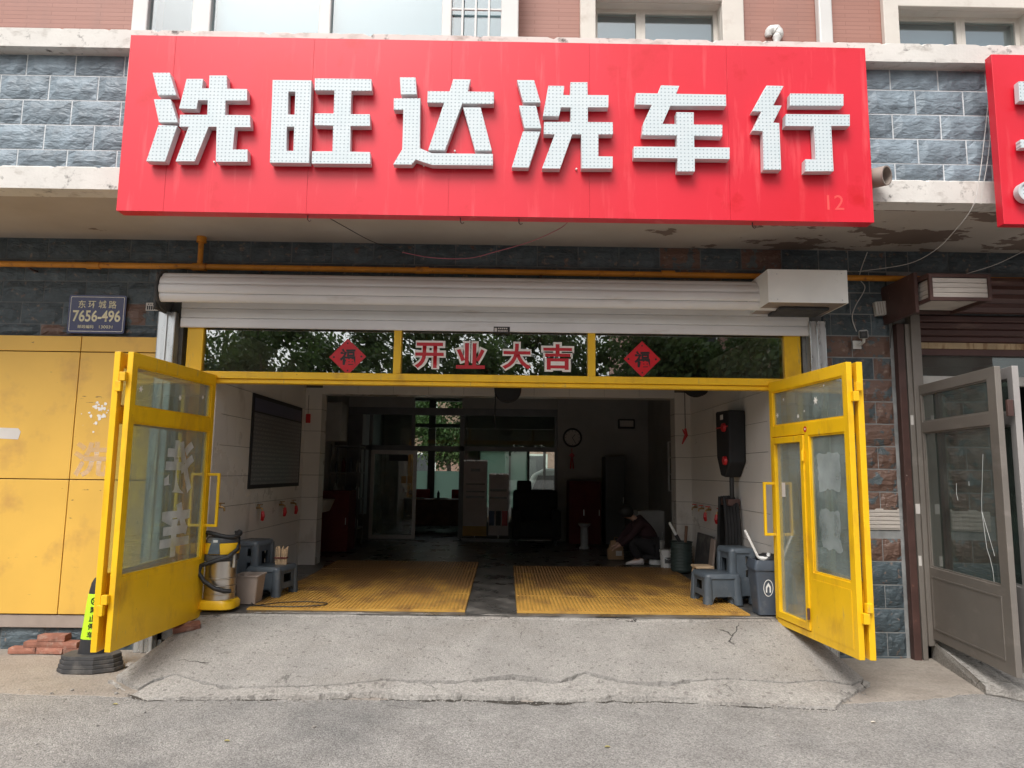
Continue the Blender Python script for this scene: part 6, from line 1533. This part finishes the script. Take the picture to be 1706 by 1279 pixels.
BG = thing('paper_bag', 'brown paper bag with a white label in front of the crouching person', 'paper bag', c)
MB().loft([rrect(c.x, c.y, 0.13, 0.07, 0.01, 0.0), rrect(c.x - 0.01, c.y, 0.13, 0.065, 0.01, 0.14), rrect(c.x + 0.01, c.y, 0.10, 0.05, 0.01, 0.25), rrect(c.x + 0.015, c.y, 0.10, 0.02, 0.01, 0.30)]).build('body', M['kraft'], BG)
MB().box(c.x - 0.01, c.x + 0.09, c.y - 0.075, c.y - 0.0715, 0.06, 0.14).build('label', M['paper'], BG)
MB().tube([(c.x - 0.03, c.y, 0.29), (c.x - 0.02, c.y, 0.35), (c.x + 0.03, c.y, 0.35), (c.x + 0.05, c.y, 0.29)], 0.006, 6).build('handle', M['kraft'], BG)

# ------------------------------------------------------------------ no-parking post and loose bricks outside
NPk = thing('no_parking_post', 'black no-parking post with a lime sleeve on a layered rubber base', 'post', (-3.72, -0.66, GZ))
b = at(152, 1104, z=GZ); bx_, by2 = -3.70, -0.70
for k in range(4):
    z = GZ + 0.002 + k * 0.036; s = 1 - 0.03 * k
    pts = [(-0.26 * s, -0.10 * s), (-0.17 * s, -0.17 * s), (0.10 * s, -0.17 * s), (0.24 * s, -0.08 * s), (0.27 * s, 0.03 * s), (0.17 * s, 0.16 * s), (-0.17 * s, 0.16 * s), (-0.26 * s, 0.08 * s)]
    MB().prism(pts, [], lambda u, v, d, z=z: (bx_ + u, by2 + v, z + 0.034 * d)).build('base_layer', M['black_soft'], NPk, bevel=0.006)
zb, zt_ = GZ + 0.148, 0.42
lean = 0.035
def prow(z): return bx_ - 0.01 + lean * (z - zb)
def psec(z, r): return [(prow(z) + r * 1.2 * math.cos(2 * math.pi * k / 20), by2 + r * 0.75 * math.sin(2 * math.pi * k / 20), z) for k in range(20)]
MB().loft([psec(zb - 0.01, .105), psec(zb + 0.05, .098), psec(0.29, .072), psec(0.36, .062), psec(0.40, .045), psec(0.425, .02)]).build('post', M['black'], NPk, smooth=True)
MB().loft([psec(-0.13, .0945), psec(-0.125, .0955), psec(0.26, .0765), psec(0.265, .0755)]).build('sleeve', M['lime'], NPk, smooth=True)
MB().tube([(prow(0.4) - 0.03, by2, 0.40), (prow(0.4) - 0.02, by2, 0.46), (prow(0.4) + 0.02, by2, 0.46), (prow(0.4) + 0.03, by2, 0.40)], 0.012, 8).build('carry_loop', M['black'], NPk)
for k, chs in enumerate('禁止停车'):
    z = 0.13 - k * 0.072
    text_mesh('lettering', chs, (prow(z), by2 - 0.0765 + 0.013 * (z + 0.13) / 0.39 + 0.001, z), (1, 0, 0), (0, 0, 1), 0.058, 0, M['fu_black'], NPk, 0.02)
z = 0.205; mb = MB()
mb.prism([(prow(z) + 0.033 * math.cos(t * math.pi / 12), z + 0.033 * math.sin(t * math.pi / 12)) for t in range(24)], [[(prow(z) + 0.026 * math.cos(t * math.pi / 12), z + 0.026 * math.sin(t * math.pi / 12)) for t in range(24)]], lambda u, v, d: (u, by2 - 0.0625 + 0.003 * d, v)); mb.build('icon_ring', M['fu_black'], NPk)
for s in (-1, 1): MB().obox((prow(z), by2 - 0.062, z), 0.006, 0.002, 0.05, Matrix.Rotation(s * R(45), 3, 'Y')).build('icon_bar', M['fu_black'], NPk)

def brick_mesh(seed):
    mb = MB(); n = 5; rg = []
    for i in range(n + 1):
        x = -0.12 + 0.24 * i / n
        rg.append([(x + 0.006 * noise.noise((i, k, seed)), y + 0.007 * noise.noise((i, k + 4, seed)), z + 0.006 * noise.noise((i, k + 8, seed))) for k, (y, z) in enumerate(((-.055, 0), (-.058, .026), (-.054, .053), (0, .056), (.054, .053), (.058, .026), (.055, 0)))])
    mb.loft(rg); me = mb.mesh('brick'); me.materials.append(M['brick']); return me
BM = [brick_mesh(s * 3.3) for s in range(4)]
random.seed(9)
bl = [('red brick lying alone at the outer end of the small pile', (62, 210, 300), 0, 3), ('soot-darkened brick in the middle of the bottom row of the pile', (215, 375, 300), 0, -4), ('short red brick of the bottom row nearest the no-parking post', (372, 470, 300), 0, 8),
      ('blackened brick in the second row of the pile', (145, 300, 268), 1, 2), ('red brick in the second row nearest the no-parking post', (302, 450, 265), 1, -3), ('rounded red brick on top of the small pile', (215, 380, 225), 2, 1)]
for k, (lab, (a, b_, v), lev, rt) in enumerate(bl):
    p = at((a + b_) / 2 / 3.412, 1000 + v / 3.412, y=-0.17); w = at(b_ / 3.412, 1085, y=-0.17).x - at(a / 3.412, 1085, y=-0.17).x
    o = place(BM[k % 4], 'brick', None, (p.x, -0.16 + 0.01 * lev, GZ + 0.004 + 0.056 * lev), (max(0.7, min(1.1, w / 0.24)), 1, 1.0 if lev < 2 else 1.1), (0, 0, R(rt)))
    tag(o, lab, 'brick', 'loose bricks by the yellow wall')
p = at(315, 1044, z=-0.05)
o = place(BM[2], 'brick', None, (-3.02, -0.36, ramp_z(-3.02, -0.36) + 0.004), (1.0, 1, 0.95), (R(12), R(-6), R(28))); tag(o, 'single red brick wedged under the open yellow door', 'brick', 'loose bricks by the yellow wall')
# rubble between the apron and the wall under the door
random.seed(21)
for k, (x, y, s, lab) in enumerate(((-3.32, -0.30, 0.07, 'grey rubble lump under the yellow door by the wall'), (-3.22, -0.50, 0.055, 'broken grey stone under the middle of the yellow door'), (-3.40, -0.62, 0.045, 'small earthy stone beside the rubber post base'), (-3.28, -0.15, 0.06, 'bluish rubble lump right at the wall under the door'))):
    mb = MB(); rg = []
    for j in range(6):
        t = math.pi * (j + 0.2) / 5.4
        rg.append([(s * 1.5 * math.sin(t) * math.cos(a) * (1 + 0.35 * noise.noise((math.cos(a), math.sin(a) + j, k))), s * math.sin(t) * math.sin(a) * (1 + 0.35 * noise.noise((math.cos(a) + 3, math.sin(a) + j, k))), s * 0.75 * (1 - math.cos(t)) * 0.7) for a in [2 * math.pi * i / 9 for i in range(9)]])
    mb.loft(rg); me = mb.mesh('rubble_stone'); me.materials.append(M['apron_pale'] if k != 3 else M['tile_dark'])
    o = place(me, 'rubble_stone', None, (x, y, GZ - 0.004), (1, 1, 1), (0, 0, k)); tag(o, lab, 'stone', 'rubble beside the ramp')
# scattered grit and leaves on the street
mb = MB(); random.seed(31)
for k in range(900):
    x = random.uniform(-4.8, 4.8); y = f_front(x) - abs(random.gauss(0, 0.05)) if (random.random() < 0.75 and -3.2 < x < 3.1) else random.uniform(-3.2, -1.3)
    s = random.uniform(0.002, 0.0075) * (1.6 if random.random() < 0.1 else 1)
    z = GZ - 0.0125 if y < fb_side(x) else GZ - 0.002
    mb.obox((x, y, z + s * 0.4), s * 2, s * random.uniform(1, 2), s * 1.2, Matrix.Rotation(random.uniform(0, 3), 3, 'Z') @ Matrix.Rotation(random.uniform(-.4, .4), 3, 'X'))
gr = mb.build('gravel', M['apron_pale']); tag(gr, 'fine gravel and crumbs along the broken ramp edge', 'gravel', kind='stuff')
for u, v, lab in ((192, 1172, 'pale yellow fallen leaf near the no-parking post'), (1012, 1243, 'small yellow-green leaf on the street at the bottom'), (378, 1233, 'tiny whitish leaf on the asphalt toward the yellow wall'), (1455, 1202, 'tiny pale scrap on the asphalt toward the grey door')):
    p = at(u, v, z=GZ); mb = MB(); r = 0.014
    mb.prism([(r * math.cos(a) * 1.4, r * 0.6 * math.sin(a)) for a in [2 * math.pi * k / 10 for k in range(10)]], [], lambda a, b, d, p=p: (p.x + a, p.y + b, GZ - 0.006 + 0.012 * abs(b) / r + 0.002 * d))
    tag(mb.build('fallen_leaf', mat('dry_leaf', (0.36, 0.31, 0.12) if 'yellow' in lab else (0.55, 0.5, 0.42), 0.7), None), lab, 'leaf')

# ------------------------------------------------------------------ across the street and behind the shop
def tree_meshes(seed, h, cr, nleaf, leaf):
    rnd = random.Random(seed)
    tr = MB(); tips = []
    top = h * 0.45
    tr.tube([(0, 0, -0.1), (0.05, 0.03, top * 0.5), (0.0, 0.1, top)], [0.17, 0.13, 0.11], 9)
    for k in range(9):
        a = rnd.uniform(0, 6.28); L_ = rnd.uniform(0.5, 1.0) * cr; z = top * rnd.uniform(0.75, 1.0)
        mid = Vector((math.cos(a) * L_ * 0.45, math.sin(a) * L_ * 0.45, z + L_ * rnd.uniform(0.35, 0.6)))
        end = Vector((math.cos(a) * L_, math.sin(a) * L_, z + rnd.uniform(0.4, 1.0) * (h - z)))
        tr.tube([(0, 0.08, z), tuple(mid), tuple(end)], [0.07, 0.045, 0.015], 6); tips += [mid, end, (mid + end) / 2]
    for k in range(26):
        a = rnd.uniform(0, 6.28); r = cr * math.sqrt(rnd.random()); zz = rnd.uniform(0.42, 1.0) * h
        k2 = 1 - ((zz / h - 0.68) / 0.36) ** 2
        tips.append(Vector((math.cos(a) * r * max(0.2, k2), math.sin(a) * r * max(0.2, k2), zz)))
    vs, fs = [], []
    for i in range(nleaf):
        c = rnd.choice(tips) + Vector((rnd.gauss(0, 0.36), rnd.gauss(0, 0.36), rnd.gauss(0, 0.28)))
        n = Vector((rnd.gauss(0, 1), rnd.gauss(0, 1), rnd.gauss(0.4, 1))).normalized(); a = n.orthogonal().normalized(); b = n.cross(a)
        s = leaf * rnd.uniform(0.6, 1.3); k = len(vs)
        vs += [c + a * s, c + b * s * 0.5, c - a * s, c - b * s * 0.5]; fs.append((k, k + 1, k + 2, k + 3))
    tm = tr.mesh('trunk'); tm.materials.append(M['bark'])
    cm = bpy.data.meshes.new('crown'); cm.from_pydata([tuple(v) for v in vs], [], fs); cm.materials.append(M['leaf'])
    return tm, cm
TM = [tree_meshes(4, 7.0, 2.4, 9000, 0.13), tree_meshes(8, 8.2, 2.9, 10000, 0.14)]
def tree(kind, x, y, z, s, rot, label):
    t, c = TM[kind]
    o = thing('street_tree', label, 'tree', (x, y, z), 'broadleaf trees around the shop')
    for nm, me in (('trunk', t), ('crown', c)): place(me, nm, o, (x, y, z), (s, s, s), (0, 0, rot))
    return o
for i, (x, y, s, rt, lab) in enumerate(((-13.2, -26, 1.15, 0.3, 'leafy street tree mirrored at the outer end of the transom by the yellow wall'), (-10.2, -24, 1.1, 1.2, 'leafy street tree mirrored beside the first diamond sticker'), (-7.0, -25, 1.15, 1.8, 'leafy street tree mirrored behind the first diamond sticker'),
                                       (-3.9, -26, 1.15, 2.6, 'leafy street tree mirrored near the first transom mullion'), (-1.3, -24, 1.05, 3.0, 'leafy street tree mirrored behind the first two greeting characters'), (1.6, -26, 1.1, 3.7, 'leafy street tree mirrored behind the last two greeting characters'),
                                       (4.6, -24, 1.2, 4.2, 'leafy street tree mirrored just past the second transom mullion'), (7.6, -25, 1.25, 4.8, 'leafy street tree mirrored behind the second diamond sticker'), (11.0, -25, 1.3, 5.0, 'leafy street tree mirrored at the transom end by the motor cover'))):
    tree(i % 2, x, y, GZ, s, rt, lab)
M['far_wall'] = mat('far_building_wall', (0.34, 0.20, 0.16), 0.8, var=0.08)
def block(name, label, x0, x1, y0, y1, h, face, storeys, cols):
    o = thing(name, label, 'building', ((x0 + x1) / 2, (y0 + y1) / 2, GZ))
    MB().box(x0, x1, y0, y1, GZ - 0.1, h).build('wall', M['far_wall'], o)
    MB().box(x0 - 0.2, x1 + 0.2, y0 - 0.2, y1 + 0.2, h, h + 0.4).build('roof', M['offwhite'], o)
    yf = y1 if face > 0 else y0
    wme = MB().box(-0.8, 0.8, -0.04, 0.04, -0.8, 0.8).mesh('window'); wme.materials.append(M['white_frame'])
    pme = MB().box(-0.7, 0.7, -0.05, 0.05, -0.7, 0.7).mesh('pane'); pme.materials.append(M['dark_room'])
    for s in range(storeys):
        for c in range(cols):
            x = x0 + (x1 - x0) * (c + 0.5) / cols; z = GZ + 2.0 + s * (h / storeys)
            if z > h - 1: continue
            w = place(wme, 'window', o, (x, yf, z)); p_ = place(pme, 'pane', w, (x, yf, z))
    return o
block('apartment_block', 'brown apartment block across the street mirrored in the upper windows', 9, 36, -54, -44, 26, 1, 8, 7)
block('apartment_block', 'low brown apartment block across the street mirrored in the transom', -34, 0, -48, -38, 5.6, 1, 2, 8)
block('rear_building', 'red-brown building with white windows seen through the rear glazing', -15, 9, 31, 37, 9, -1, 3, 8)
o = tree(0, -2.6, 26.0, GZ, 0.85, 0.7, 'sunlit green tree seen through the rear glazing')
VN = thing('white_van', 'white van parked outside the rear glazing', 'van', (2.0, 15.5, GZ))
side_ = [(0.55, 0.25), (3.2, 0.25), (3.2, 1.9), (1.35, 1.95), (0.95, 1.75), (0.7, 1.15), (0.55, 1.0)]
MB().prism([(-0.02 + u, GZ + v) for u, v in side_], [], lambda u, v, d: (u, 15.2 + 1.6 * d, v)).build('body', M['white_frame'], VN, bevel=0.08, seg=3)
MB().prism([(-0.02 + u, GZ + v) for u, v in ((0.86, 1.2), (1.6, 1.2), (1.6, 1.72), (1.08, 1.72))], [], lambda u, v, d: (u, 15.19 - 0.004 * d, v)).build('window', M['dark_room'], VN)
MB().box(-0.02 + 1.75, -0.02 + 2.8, 15.185, 15.194, GZ + 1.2, GZ + 1.72).build('window', M['dark_room'], VN)
for x in (-0.02 + 1.05, -0.02 + 2.6):
    for y in (15.2, 16.75): MB().lathe((x, y, GZ + 0.31), [(0.2, -0.09), (0.32, -0.08), (0.32, 0.08), (0.2, 0.09)], 22, Matrix.Rotation(R(90), 3, 'X')).build('wheel', M['black'], VN, smooth=True)
for o_ in scene.objects:
    if '_b' in o_: del o_['_b']
